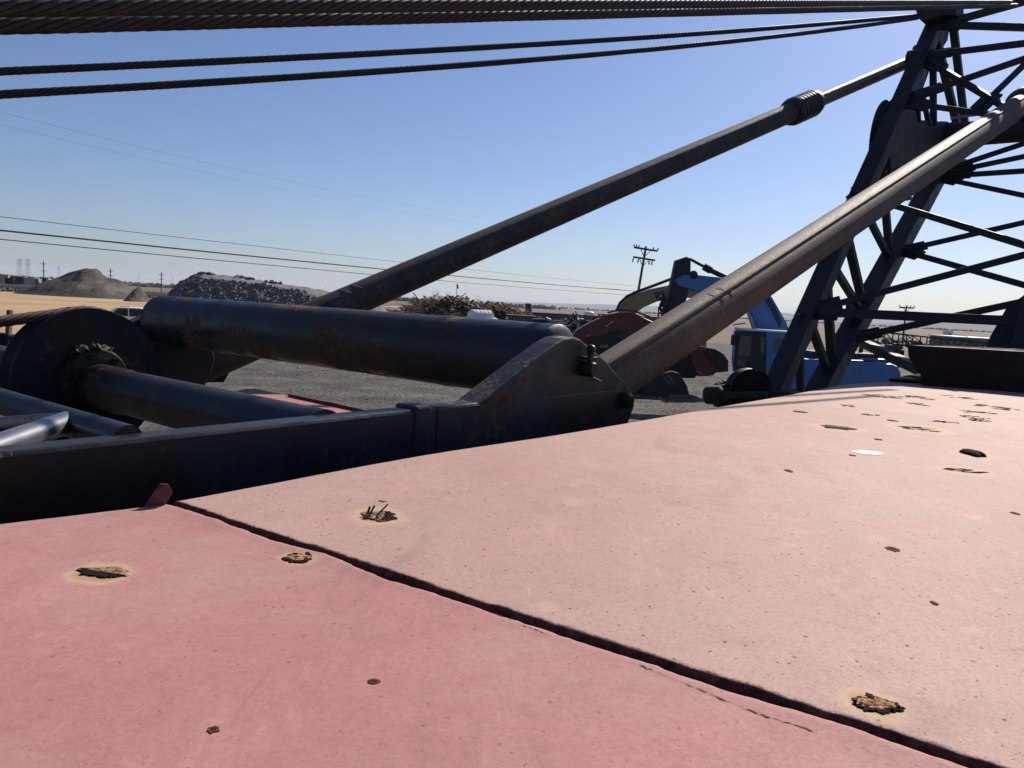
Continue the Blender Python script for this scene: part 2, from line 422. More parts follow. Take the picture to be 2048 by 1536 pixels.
# roof paint: chalky faded red with stains round the rust
def roof_mat(name, cA, cB, cC, spots, org, spk):
    t = NT(name)
    big = t.noise(1.1, 4, .55); mid = t.noise(5.5, 6, .68, dist=.4); fine = t.noise(120, 3, .7); pit = t.noise(46, 2, .5)
    strk = t.noise(9, 5, .7, t.scaled((1, .35, 1)))
    base = t.mix(t.mask(big, .32, .68), cA, cB)
    base = t.mix(t.mask(mid, .42, .66, 0, .7), base, cC)
    base = t.mix(t.mask(t.noise(28, 5, .7), .45, .7, 0, .4), base, tuple(x * .86 for x in cA))
    base = t.mix(t.mask(strk, .54, .70, 0, .4), base, tuple(x * 1.12 for x in cB))
    gr = t.noise(260, 4, .75)
    base = t.mix(t.mask(gr, .5, .7, 0, .35), base, tuple(x * .72 for x in cA))
    base = t.mix(t.mask(gr, .48, .30, 0, .3), base, tuple(min(1, x * 1.2) for x in cB))
    scr = t.n('ShaderNodeTexNoise'); scr.inputs['Scale'].default_value = 14; scr.inputs['Detail'].default_value = 5; scr.inputs['Roughness'].default_value = .75
    mp = t.n('ShaderNodeMapping'); mp.inputs['Rotation'].default_value = (0, 0, R(37)); mp.inputs['Scale'].default_value = (7, .55, 1); t.ln(t.co, mp.inputs[0]); t.ln(mp.outputs[0], scr.inputs['Vector'])
    base = t.mix(t.mask(scr.outputs['Fac'], .60, .70, 0, .45), base, tuple(min(1, x * 1.22) for x in cB))
    base = t.mix(t.mask(scr.outputs['Fac'], .40, .30, 0, .3), base, tuple(x * .7 for x in cA))
    dust = t.noise(2.3, 6, .7, dist=1.0)
    base = t.mix(t.mask(dust, .47, .66, 0, .6), base, tuple((x + y) / 2 for x, y in zip(cC, (.44, .34, .29))))
    st = t.noise(4.2, 6, .72, t.scaled((1.4, .6, 1)), 1.4)
    base = t.mix(t.mask(st, .53, .70, 0, .45), base, tuple(x * .74 for x in cC))
    base = t.mix(t.mask(st, .44, .30, 0, .4), base, tuple(min(1, x * 1.16) for x in cB))
    base = t.mix(t.mask(fine, .35, .75, 0, .22), base, tuple(x * .55 for x in cA))
    def specks(scale, th, k, dark):
        v = t.n('ShaderNodeTexVoronoi'); v.inputs['Scale'].default_value = scale; t.ln(wv, v.inputs['Vector'])
        sx = t.n('ShaderNodeSeparateColor'); t.ln(v.outputs['Color'], sx.inputs[0])
        r = t.math('MULTIPLY', t.math('SUBTRACT', sx.outputs[0], th), k)
        return t.mask(t.math('SUBTRACT', v.outputs['Distance'], r), -.04, .03, dark, 0)
    wn = t.n('ShaderNodeTexNoise'); wn.inputs['Scale'].default_value = 160; t.ln(t.co, wn.inputs['Vector'])
    wm = t.n('ShaderNodeVectorMath', operation='MULTIPLY_ADD'); t.ln(wn.outputs['Color'], wm.inputs[0]); wm.inputs[1].default_value = (.008, .008, .008); t.ln(t.co, wm.inputs[2]); wv = wm.outputs[0]
    sp = t.math('MAXIMUM', specks(92, .64, .66, spk), t.math('MAXIMUM', specks(40, .82, .46, spk * .9), specks(260, .60, .8, spk * .7)))
    sp = t.math('MULTIPLY', sp, t.mask(t.math('ADD', big, t.math('MULTIPLY', mid, .6)), .55, .85, .45, 1))
    base = t.mix(sp, base, (.10, .05, .048))
    chip = t.mask(t.noise(13, 4, .6), .66, .72, 0, .3)
    base = t.mix(chip, base, tuple(min(1, x * 1.3) for x in cB))
    warp = t.n('ShaderNodeTexNoise'); warp.inputs['Scale'].default_value = 22; warp.inputs['Detail'].default_value = 3
    t.ln(t.co, warp.inputs['Vector'])
    vm = t.n('ShaderNodeVectorMath', operation='MULTIPLY_ADD'); t.ln(warp.outputs['Color'], vm.inputs[0])
    vm.inputs[1].default_value = (.035, .035, 0); t.ln(t.co, vm.inputs[2])
    flat = t.n('ShaderNodeVectorMath', operation='MULTIPLY'); t.ln(vm.outputs[0], flat.inputs[0]); flat.inputs[1].default_value = (1, 1, 0)
    halo = core = None
    for (c, r, k) in spots:
        d = t.n('ShaderNodeVectorMath', operation='DISTANCE'); t.ln(flat.outputs[0], d.inputs[0])
        d.inputs[1].default_value = (c.x - org[0] + .0175, c.y - org[1] + .0175, 0)
        h1 = t.mask(d.outputs['Value'], r * .8, r * 1.7, k, 0); c1 = t.mask(d.outputs['Value'], r * .75, r * 1.15, k, 0)
        halo = h1 if halo is None else t.math('MAXIMUM', halo, h1)
        core = c1 if core is None else t.math('MAXIMUM', core, c1)
    base = t.mix(t.math('MULTIPLY', halo, .7), base, (.58, .41, .23))
    base = t.mix(t.math('MULTIPLY', core, .6), base, (.36, .19, .10))
    ad = t.n('ShaderNodeAttribute', attribute_name='dirt')  # shade of the seam's turned-down face, with grime, goes into the colour
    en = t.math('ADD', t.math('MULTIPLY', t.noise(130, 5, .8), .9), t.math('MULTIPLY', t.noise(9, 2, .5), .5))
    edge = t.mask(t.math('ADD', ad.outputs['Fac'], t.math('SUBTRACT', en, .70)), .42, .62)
    rim = t.mask(t.math('ADD', ad.outputs['Fac'], t.math('SUBTRACT', en, .70)), .12, .5, 0, .45)  # soft shading of the bent edge, mixed in as a brown tone
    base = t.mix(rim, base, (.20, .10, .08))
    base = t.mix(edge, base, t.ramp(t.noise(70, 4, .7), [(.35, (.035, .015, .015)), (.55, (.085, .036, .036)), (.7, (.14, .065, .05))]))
    t.col(base); t.rough(t.mask(gr, .3, .7, .70, .80)); t.b.inputs['Specular IOR Level'].default_value = .16
    t.bump(t.math('ADD', t.math('ADD', t.math('MULTIPLY', fine, .5), t.math('MULTIPLY', gr, .5)), t.math('MULTIPLY', sp, -1.0)), .3, .0012)
    return t.m
def disc_r(px, py, a, b):
    c = onz(px, py, ZR); D = c.y
    return c, a / FPX * D, b * D * D / (FPX * .35)
SP_A = [(205, 1142, 50, 12, 'hole'), (598, 1113, 32, 10, 'ring')]
SP_B = [(757, 1034, 34, 11, 'shard'), (1752, 1410, 46, 20, 'ring'), (1945, 909, 20, 5.5, 'cap'), (1677, 856, 34, 4, 'hole'), (1838, 858, 40, 5, 'scatter'),
        (1930, 942, 42, 4, 'scatter'), (1697, 812, 14, 2.2, 'scatter'), (1740, 830, 18, 2.2, 'scatter'), (1888, 845, 30, 2.6, 'scatter'), (1950, 836, 28, 4, 'scatter'),
        (1772, 793, 42, 3.6, 'scatter'), (1838, 796, 28, 4, 'scatter'), (1838, 809, 22, 2.6, 'scatter'), (1915, 781, 24, 3.2, 'scatter'), (1925, 795, 34, 4, 'scatter'),
        (1990, 815, 42, 5, 'scatter'), (1958, 825, 44, 3.6, 'scatter'), (1600, 824, 14, 1.6, 'hole'), (1785, 842, 10, 1.4, 'hole'), (1756, 880, 8, 1.4, 'hole'),
        (1960, 842, 22, 2, 'scatter')]
co = tuple(crane.location)
sA = [(onz(p[0], p[1], ZR), max(disc_r(*p[:4])[1:]) * .95, 1) for p in SP_A]
sB = [(onz(p[0], p[1], ZR), .62 * sum(disc_r(*p[:4])[1:]), 1 if i < 2 else .7 if i < 6 else .3) for i, p in enumerate(SP_B)]
M['roofA'] = roof_mat('faded_rose_roof_paint', (.40, .182, .172), (.46, .225, .208), (.40, .205, .185), sA, co, .42)
M['roofB'] = roof_mat('bleached_rose_roof_paint', (.42, .248, .208), (.50, .315, .268), (.41, .27, .225), sB, co, .9)
def warp_z(a, b):
    z = .0025 * mnoise.noise((a * .9, b * .9, 2))
    e = math.exp(-(b / .5) ** 2)
    q = max(0, min(1, (a - 3.9) / 1.5)); z += e * (.008 * math.exp(-((a - .55) / .4) ** 2) - .034 * q * q * (3 - 2 * q))
    return z
def jag(b, seed, amp):
    n = mnoise.noise((b * 9, seed, 0)) + .6 * mnoise.noise((b * 31, seed, 1)) + .35 * mnoise.noise((b * 90, seed, 2))
    return amp * n
def panel(name, mat, a0, a1, b0, b1, na, nb, lip):
    """sheet with a turned-down rounded edge along the left side and along the seam (a = 0)"""
    sg = 1 if a1 > 0 else -1
    As = [i / na for i in range(na + 1)]
    mb = MB()
    # seam rim profile: distance in from the seam gap, drop
    rim = [(0.0, -.042), (0.0, -.012), (.001, -.006), (.0025, -.002), (.004, -.0004), (.006, 0), (.009, 0), (.014, 0)] if sg > 0 else [(0.0, -.030), (0.0, -.006), (.001, -.002), (.003, 0), (.007, .0008), (.014, 0)]
    gap = .0045 if sg > 0 else .0065
    rows = [(gap + d, dz, 1) for d, dz in rim]
    L = abs(a1) - gap - .014
    for i in range(1, na + 1): rows.append((gap + .014 + L * (i / na) ** 1.35, 0, 0))
    cols = [(-.002, -.05), (-.002, -.02), (.001, -.008), (.006, -.002), (.014, 0)]
    for j in range(1, nb + 1): cols.append((.014 + (b1 - .014) * (j / nb) ** 1.1, 0))
    def f(i, j):
        a, dz, isr = rows[i]; b, dzb = cols[j]
        aj = a
        if isr: aj += jag(b, 3 if sg > 0 else 8, .0055 if sg > 0 else .0045) * (1 if dz > -.03 else .4)
        if isr and sg < 0 and dz > -.02:
            lift = max(0, mnoise.noise((b * 4.3, 21, 0)) - .02) * 1.6
            dz = dz + .006 * lift; aj -= .010 * lift
        bj = b + (jag(a, 5, .0012) if dzb < 0 else 0)
        p = O + (ED if sg > 0 else EDA) * (sg * aj) + SE * bj
        return Vector((p.x, p.y, ZR + dz + dzb + warp_z(sg * a, b) - (.002 if sg < 0 else 0)))
    nr, nc = len(rows), len(cols)
    vs = [f(i, j) for j in range(nc) for i in range(nr)]
    mb.add(vs, [(j * nr + i, j * nr + i + 1, (j + 1) * nr + i + 1, (j + 1) * nr + i) for j in range(nc - 1) for i in range(nr - 1)])
    o = mb.build(name, mat, crane, smooth=180, recalc=False)
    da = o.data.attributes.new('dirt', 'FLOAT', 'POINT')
    lv = (1, 1, 1, .85, .70, .55, .40, .05) if sg > 0 else (1, 1, .35, .2, .1, 0)  # full on the shaded seam face, fading over the bend
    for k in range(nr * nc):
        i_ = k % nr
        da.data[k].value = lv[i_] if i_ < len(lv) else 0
    return o
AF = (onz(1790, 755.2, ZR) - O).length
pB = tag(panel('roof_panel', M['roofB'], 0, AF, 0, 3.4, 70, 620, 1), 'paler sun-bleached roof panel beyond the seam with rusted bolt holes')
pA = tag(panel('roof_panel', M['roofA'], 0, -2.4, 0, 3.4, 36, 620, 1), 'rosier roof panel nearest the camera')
for p in (pA, pB):
    bm = bmesh.new(); bm.from_mesh(p.data); bmesh.ops.recalc_face_normals(bm, faces=bm.faces)
    zs = sum(fc.normal.z for fc in bm.faces)
    if zs < 0: bmesh.ops.reverse_faces(bm, faces=bm.faces)
    bm.to_mesh(p.data); bm.free()
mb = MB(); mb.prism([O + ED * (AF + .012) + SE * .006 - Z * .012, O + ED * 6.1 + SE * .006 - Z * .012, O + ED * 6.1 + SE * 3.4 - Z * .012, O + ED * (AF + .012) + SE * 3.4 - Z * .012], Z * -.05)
mb.build('front_deck_plate', M['matte_deck'], crane)  # dark plate standing in for the shadowed front of the roof
# rust scabs on the sheets
def zroof(c):
    rel = c - O; den = ED.x * SE.y - ED.y * SE.x
    aa = (rel.x * SE.y - rel.y * SE.x) / den; bb = (ED.x * rel.y - ED.y * rel.x) / den
    return ZR + warp_z(aa, bb) - (.002 if aa < 0 else 0)
def scab(px, py, a, b, typ, par, seed):
    rng = random.Random(seed)
    c, ra, rb = disc_r(px, py, a, b)
    rel = c - O; den = ED.x * SE.y - ED.y * SE.x
    aa = (rel.x * SE.y - rel.y * SE.x) / den; bb = (ED.x * rel.y - ED.y * rel.x) / den
    z0 = ZR + warp_z(aa, bb) - (.002 if aa < 0 else 0)
    mb = MB()
    def blob(cx, cy, rx, ry, h, n=22, rings=4):
        ph = rng.uniform(0, 50); vs = [Vector((cx, cy, z0 + h * rng.uniform(.2, .9)))]; fs = []
        for r in range(1, rings + 1):
            for k in range(n):
                t = 2 * math.pi * k / n
                j = 1 + .38 * mnoise.noise((math.cos(t) * 2 + ph, math.sin(t) * 2, 0)) + .25 * mnoise.noise((math.cos(t) * 6 + ph, math.sin(t) * 6, 3))
                q = r / rings
                hz = h * (rng.uniform(.25, 1.0)) if r < rings else -.001
                vs.append(Vector((cx + rx * q * j * math.cos(t), cy + ry * q * j * math.sin(t), z0 + hz)))
        for k in range(n): fs.append((0, 1 + k, 1 + (k + 1) % n))
        for r in range(rings - 1):
            for k in range(n):
                p0 = 1 + r * n + k; p1 = 1 + r * n + (k + 1) % n
                fs.append((p0, p1, p1 + n, p0 + n))
        mb.add(vs, fs)
    cols = []
    PAL = {'k': (.013, .010, .009), 'd': (.04, .024, .017), 'b': (.13, .062, .034), 'o': (.50, .245, .125), 'p': (.68, .45, .29), 't': (.40, .29, .17), 'w': (.60, .45, .40)}
    def patch(cx, cy, rx, ry, hh, rings=9, n=60, mode='hole'):
        ph = rng.uniform(0, 50); vs = []; fs = []
        for r in range(rings + 1):
            for k in range(n):
                t = 2 * math.pi * k / n; ct, st = math.cos(t), math.sin(t)
                j = 1 + .30 * mnoise.noise((ct * 1.6 + ph, st * 1.6, 0)) + .20 * mnoise.noise((ct * 5 + ph, st * 5, 3)) + .12 * mnoise.noise((ct * 14 + ph, st * 14, 6))
                q = r / rings
                x, y = rx * q * j * ct, ry * q * j * st
                nz = mnoise.noise((x * 160 + ph, y * 220, 1)); n2 = mnoise.noise((x * 420, y * 520 + ph, 4))
                hz = hh * (.45 + .4 * nz + .35 * n2) if r < rings else -.0008
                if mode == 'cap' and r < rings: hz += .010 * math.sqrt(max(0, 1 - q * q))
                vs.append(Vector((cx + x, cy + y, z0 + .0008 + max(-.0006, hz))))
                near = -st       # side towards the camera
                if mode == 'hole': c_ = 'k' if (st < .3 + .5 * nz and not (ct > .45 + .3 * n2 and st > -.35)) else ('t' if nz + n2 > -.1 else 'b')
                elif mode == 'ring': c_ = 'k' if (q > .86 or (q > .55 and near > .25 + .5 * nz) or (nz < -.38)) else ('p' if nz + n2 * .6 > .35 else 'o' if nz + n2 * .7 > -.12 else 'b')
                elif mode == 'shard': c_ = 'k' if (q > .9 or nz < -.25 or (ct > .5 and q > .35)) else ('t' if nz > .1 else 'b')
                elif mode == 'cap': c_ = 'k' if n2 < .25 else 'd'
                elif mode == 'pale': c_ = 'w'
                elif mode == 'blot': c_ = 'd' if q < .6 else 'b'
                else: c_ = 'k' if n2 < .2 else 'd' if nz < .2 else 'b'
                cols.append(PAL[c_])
        for r in range(rings):
            for k in range(n):
                p0 = r * n + k; p1 = r * n + (k + 1) % n
                fs.append((p0, p1, p1 + n, p0 + n))
        mb.add(vs, fs)
    if typ == 'scatter':
        for i in range(20):
            t, q = rng.uniform(0, 6.28), rng.random() ** .6
            patch(c.x + ra * .9 * q * math.cos(t), c.y + rb * .9 * q * math.sin(t), ra * rng.uniform(.08, .34), rb * rng.uniform(.04, .16), .0006 if i < 6 else .0016, 3, 18, 'pale' if i < 6 else 'bits')
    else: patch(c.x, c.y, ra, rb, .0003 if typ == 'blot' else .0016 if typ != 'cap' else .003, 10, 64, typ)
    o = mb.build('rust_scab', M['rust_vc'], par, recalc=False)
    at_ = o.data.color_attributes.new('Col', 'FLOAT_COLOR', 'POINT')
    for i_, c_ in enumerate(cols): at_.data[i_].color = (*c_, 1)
    if typ == 'scatter': o['kind'] = 'stuff'
    if typ in ('shard', 'ring'):   # curled flakes lying at the rim
        fb = MB()
        for i in range(6):
            t = rng.uniform(0, 6.28); q = rng.uniform(.7, .98)
            p = Vector((c.x + ra * q * math.cos(t), c.y + rb * q * math.sin(t), z0 + .0025))
            ln = min(ra, .03) * rng.uniform(.06, .2)
            ax = Vector((rng.uniform(-1, 1), rng.uniform(-1, 1), rng.uniform(-.15, .3))).normalized()
            az = Vector((rng.uniform(-.6, .6), rng.uniform(-.6, .6), 1)).normalized(); ay = az.cross(ax).normalized(); az = ax.cross(ay)
            fb.box(p, ln, ln * rng.uniform(.2, .5), .0007, ax, ay, az)
        if typ == 'shard':
            for dx, tl, hh in ((-.014, .45, .014), (-.002, .9, .017), (-.018, .25, .012), (.010, 1.4, .006)):
                p = Vector((c.x + dx, c.y, z0 + .002)); q = p + Vector((tl * hh, .3 * hh, hh))
                fb.bar(p, q, .004, .0014)
        fo = fb.build('rust_flakes', M['scab_dark'], par); fo['kind'] = 'stuff'
k = 0
for s in SP_A: scab(*s, pA, 100 + k); k += 1
for s in SP_B: scab(*s, pB, 100 + k); k += 1
# small dark burrs and crumbs lying stuck on the paint
for (px, py, a, b, par) in ((748, 1358, 13, 6, pA), (427, 1454, 13, 8, pA), (1785, 1098, 13, 5, pB), (2030, 1027, 8, 3, pB), (1577, 943, 8, 3, pB), (1705, 912, 7, 1.5, pB), (1868, 1206, 7, 4, pB)):
    scab(px, py, a, b, 'blot', par, px)
c = onz(1735, 907, ZR); mb = MB(); rr = random.Random(5)
pts = [Vector((c.x + .042 * math.cos(t) * (1 + .25 * rr.uniform(-1, 1)), c.y + .03 * math.sin(t) * (1 + .25 * rr.uniform(-1, 1)), zroof(c) + .0006)) for t in [i * .449 for i in range(14)]]
mb.prism(pts, (0, 0, .0006)); mb.build('bare_patch', M['white_dirty'], pB)
c = onz(766, 1005, ZR); mb = MB(); mb.ball((c.x, c.y, zroof(c)), .007, 10, 6, (1.2, .9, .3)); mb.build('weld_bead', M['roofB'], pB, smooth=180)
for pth, wd in ((((985, 1222), (1010, 1231), (1040, 1243), (1070, 1255), (1112, 1271)), .0007), (((1275, 1324), (1300, 1334), (1340, 1350), (1400, 1374), (1450, 1397), (1510, 1420), (1560, 1437), (1610, 1452), (1642, 1466)), .0011)):
    rr = random.Random(int(wd * 1e5)); P_ = []
    for (a, b), (c, d) in zip(pth, pth[1:]):
        for i in range(6): P_.append(onz(a + (c - a) * i / 6 + rr.uniform(-2, 2), b + (d - b) * i / 6 + rr.uniform(-1.2, 1.2), ZR))
    mb = MB(); nv = SE.cross(Z).normalized(); vs = []
    for i, p in enumerate(P_):
        h = wd * (.1 + 1.4 * rr.random() ** 2) * min(1, i / 4 + .1, (len(P_) - 1 - i) / 4 + .1); z_ = zroof(p) + .0007
        vs += [Vector((p.x, p.y, z_)) - nv * h, Vector((p.x, p.y, z_)) + nv * h]
    mb.add(vs, [(2 * i, 2 * i + 1, 2 * i + 3, 2 * i + 2) for i in range(len(P_) - 1)]); mb.build('seam_crack', M['seam_dirt'], pA)  # dark strips laid on the sheet draw the open cracks
# folded sheet tab at the corner of the seam
mb = MB(); t0 = onz(300, 1012, ZR); t1 = onz(334, 1009, ZR)
q0, q1, q2, q3, q4 = at(291, 1014, t0.y), at(330, 1012, t1.y), at(346, 985, t1.y), at(338, 969, t1.y), at(322, 968, t1.y)
mb.prism([q0, q1, q2, q3, q4, at(310, 985, t0.y)], V * .004)
mb.build('bent_tab', M['maroon_lip'], pA)
# house body under the roof, turntable and crawler tracks
def roofpt(a, b, z): 
    p = O + ED * a + SE * b
    return Vector((p.x, p.y, z))
mb = MB(); cs = [roofpt(-2.38, .012, 1.3), roofpt(7.1, .012, 1.3), roofpt(7.1, 3.38, 1.3), roofpt(-2.38, 3.38, 1.3)]
mb.prism(cs, Z * (ZR - .06 - 1.3)); mb.build('machinery_house', M['maroon'], crane)
BP = onz(0, 905, CZ - .29); BP = Vector((BP.x, BP.y, 0))   # on the near face of the near gantry beam
def gp(s, v, z): return BP + U * s + V * v + Z * z
mb = MB(); mb.prism([gp(-2.2, -.2, 1.05), gp(4.6, -.2, 1.05), gp(4.6, 3.2, 1.05), gp(-2.2, 3.2, 1.05)], Z * .2); mb.build('deck', M['brown_steel'], crane)
mb = MB(); mb.lathe(gp(1.2, 1.4, .8), Z, [(1.1, 0), (1.1, .25)], 32); mb.build('turntable', M['boom_steel'], crane)
for vv in (-.7, 3.3):
    mb = MB(); prof = []
    for i in range(9): a = math.pi / 2 + math.pi * i / 8; prof.append((-1.9 + .45 * math.cos(a), .45 + .45 * math.sin(a)))
    for i in range(9): a = -math.pi / 2 + math.pi * i / 8; prof.append((4.3 + .45 * math.cos(a), .45 + .45 * math.sin(a)))
    mb.prism([gp(s, vv - .4, z) for s, z in prof], V * .8); mb.build('crawler_track', M['track'], crane)
mb = MB(); mb.bar(gp(-.6, -.4, .55), gp(-.6, 3.1, .55), .5, .5); mb.bar(gp(3, -.4, .55), gp(3, 3.1, .55), .5, .5)
mb.box(gp(1.2, 1.4, .55), 1.5, 1.2, .26, U, V, Z); mb.build('carbody', M['boom_steel'], crane)
# cowl standing at the front of the roof
cw0 = at(1812, 690, 4.9)
prof = [(0, .0), (.012, -.02), (.02, -.07), (.055, -.13), (.10, -.18), (.115, -.25)]
mb = MB(); base = []
face = []
for j in range(2):
    for (dx, dz) in prof:
        p = cw0 - V * (dx if j == 0 else 2.2) + Z * (dz + (.03 if j else 0)) + U * (0)
        face.append(p)
n = len(prof)
fr = face; bk = [p + U * .9 for p in face]
mb.add(fr + bk, [(i, i + 1, n + i + 1, n + i) for i in range(n - 1)] + [(2 * n + i, 3 * n + i, 3 * n + i + 1, 2 * n + i + 1) for i in range(n - 1)] +
       [(i, 2 * n + i, 2 * n + i + 1, i + 1) for i in range(n - 1)] + [(n + i, n + i + 1, 3 * n + i + 1, 3 * n + i) for i in range(n - 1)] + [(0, n, 3 * n, 2 * n)])
mb.build('roof_cowl', M['maroon'], crane, smooth=35)
# ---- gantry: side beams with peaked brackets, cross tube
ZB = CZ - .29
def bracket_pts(off, n_):
    pix = [(1000, 905), (900, 880), (893, 862), (905, 846), (930, 826), (1000, 771), (1060, 724), (1110, 687), (1128, 677), (1146, 674), (1160, 679), (1180, 695), (1212, 723), (1232, 748), (1256, 772), (1267, 792), (1268, 812), (1260, 833), (1235, 900), (1100, 920)]
    return [onpl(px, py, BP, V) + V * off for px, py in pix]
def side_beam(v0, name_lab):
    mb = MB()
    for (s0, s1, h) in ((-2.0, 1.05, .33), (1.05, 2.05 if v0 == 0 else 1.95, .33)):
        mb.box(gp((s0 + s1) / 2, v0 + .03, ZB - h / 2), (s1 - s0) / 2, .034, h / 2, U, V, Z)
    mb.box(gp(.99, v0 + .03, ZB - .16), .03, .041, .17, U, V, Z)     # weld sleeve
    b = mb.build('side_beam', M['blue_steel'], crane, bevel=.008)
    mb = MB(); off = v0
    mb.prism([p + (Vector((0, 0, 0)) if v0 == 0 else U * .13 - Z * .05) for p in bracket_pts(off - .003, 0)], V * .085)
    k = mb.build('bracket', M['blue_steel'], crane, bevel=.006)
    return k
GW = 2.87
nb_ = side_beam(0, 'near'); fb_ = side_beam(GW, 'far')
mb = MB(); mb.prism([onpl(px, py, BP + V * 2.58, V) for px, py in ((300, 690), (340, 680), (400, 684), (424, 696), (430, 716), (424, 744), (412, 768), (400, 815), (300, 815))], V * .07); mb.build('bracket_lug', M['brown_steel'], fb_, bevel=.006)
# pin, cotter and grease streak bolt on the near bracket
pn = onpl(1165, 737, BP, V)
mb = MB(); mb.lathe(pn - V * .05, V, [(.022, 0), (.026, .006), (.026, .05)], 16); mb.tube(pn - V * .03 + Z * .0, pn - V * .03 + Z * .065, .011, n=8)
mb.ball(pn - V * .03 + Z * .07, .016, 10, 6); mb.build('pin', M['brown_steel'], nb_, smooth=40)
mb = MB(); q = onpl(1175, 752, BP, V) - V * .012; q2 = onpl(1196, 762, BP, V) - V * .012; mb.tube(q, q2, .0035, n=6); mb.build('cotter', M['chrome'], nb_)
mb = MB(); p = onpl(1160, 716, BP, V) - V * .02; mb.box(p + U * .03, .028, .02, .006, U, V, Z); mb.build('keeper_plate', M['brown_steel'], nb_, bevel=.002)
mb = MB(); p = onpl(1245, 800, BP, V); mb.lathe(p - V * .04, V, [(.018, 0), (.03, .01), (.03, .04)], 18); mb.build('pivot_cap', M['maroon'], nb_, smooth=40)
# cross tube
tc = at(912, 705, 3.0); tc.z = CZ - .195
tv = (tc - BP).dot(V); tu = (tc - BP).dot(U)
mb = MB(); pr = .136
mb.lathe(gp(tu, 0, CZ - .195), V, [(.02, .082), (pr - .02, .083), (pr, .10)] + [(pr + .0018 * mnoise.noise((i * .7, 3, 1)) + (.004 if i in (9, 37) else 0), .1 + (GW - .2) * i / 48) for i in range(1, 49)] + [(pr, GW - .09), (pr - .02, GW - .083), (.02, GW - .082)], 48)
mb.build('cross_tube', M['tube_steel'], crane, smooth=40)
# hoist sheave hung between the beams, its shaft, braces
sc = Vector((-1.475, 2.63, CZ - .335))
mb = MB(); prof = [(.10, -.055), (.215, -.05), (.243, -.052), (.245, -.044), (.218, -.018), (.212, 0), (.218, .018), (.245, .044), (.243, .052), (.215, .05), (.10, .055)]
mb.lathe(sc, V, prof, 56); shv = mb.build('sheave', M['brown_steel'], crane, smooth=35)
mb = MB(); mb.lathe(sc - V * .055, V, [(.06, -.05), (.105, -.045), (.115, -.02), (.112, 0)], 28); mb.build('hub', M['brown_steel'], shv, smooth=35)
for i in range(7):
    a = i * 2 * math.pi / 7; p = sc - V * .106 + U * (.085 * math.cos(a)) + Z * (.085 * math.sin(a)); mb = MB(); mb.lathe(p, V, [(.011, -.008), (.011, .01)], 6); mb.build('hub_bolt', M['brown_steel'], shv)
rr = random.Random(4); mb = MB()
for i in range(16):
    a = R(60 + 4.2 * i); p = sc - V * (.06 + .035 * rr.random()) + U * (.114 * math.cos(a)) + Z * (.116 * math.sin(a))
    mb.rock(p, .015, .012, .003, rr)
mb.build('grease_crust', M['scrub'], shv)['kind'] = 'stuff'
mb = MB(); e = (sc - BP).dot(V); eu = (sc - BP).dot(U)
mb.lathe(gp(eu, 0, CZ - .35), V, [(.071, .06), (.071, e - .3), (.075, e - .28), (.075, e - .12), (.05, e - .1)], 30); mb.build('shaft_tube', M['tube_steel'], crane, smooth=40)
mb = MB(); mb.lathe(gp(eu, e + .06, CZ - .35), V, [(.06, 0), (.071, .05), (.071, GW - e - .1)], 24); mb.build('shaft_tube', M['tube_steel'], crane, smooth=40)
s1 = gp(.235, .05, CZ - .303)
mb = MB(); mb.tube(s1, s1 + V * 2.75, .031, n=16); mb.build('brace_pipe', M['blue_steel'], crane, smooth=40)
J = s1 + V * .25
mb = MB(); mb.tube(J, J - U * 1.6, .024, n=14); mb.build('brace_pipe', M['blue_steel'], crane, smooth=40)
mb = MB(); mb.tube(J + Z * .004, gp(-.03, .04, CZ - .30), .024, n=14); mb.build('brace_pipe', M['bare_pipe'], crane, smooth=40)
# small red roof on the other side, seen through the gantry
mb = MB(); z6 = CZ - .62
e0, e1, e2, e3 = onz(500, 779, z6), onz(775, 839, z6), onz(690, 862, z6), onz(420, 800, z6)
mb.prism([e0, e1, e2, e3], Z * .012); dr = mb.build('deck_panel', M['roofA'], crane)
mb = MB(); f0, f1 = onz(577, 797, z6), onz(768, 838.5, z6); mb.bar(f0 + Z * .014, f1 + Z * .014, .01, .03); mb.build('panel_lip', M['maroon_lip'], dr)
mb = MB(); mb.box((e0 + e2) / 2 - Z * .7, .25, .25, .68, U, V, Z); mb.build('panel_stand', M['maroon'], crane)
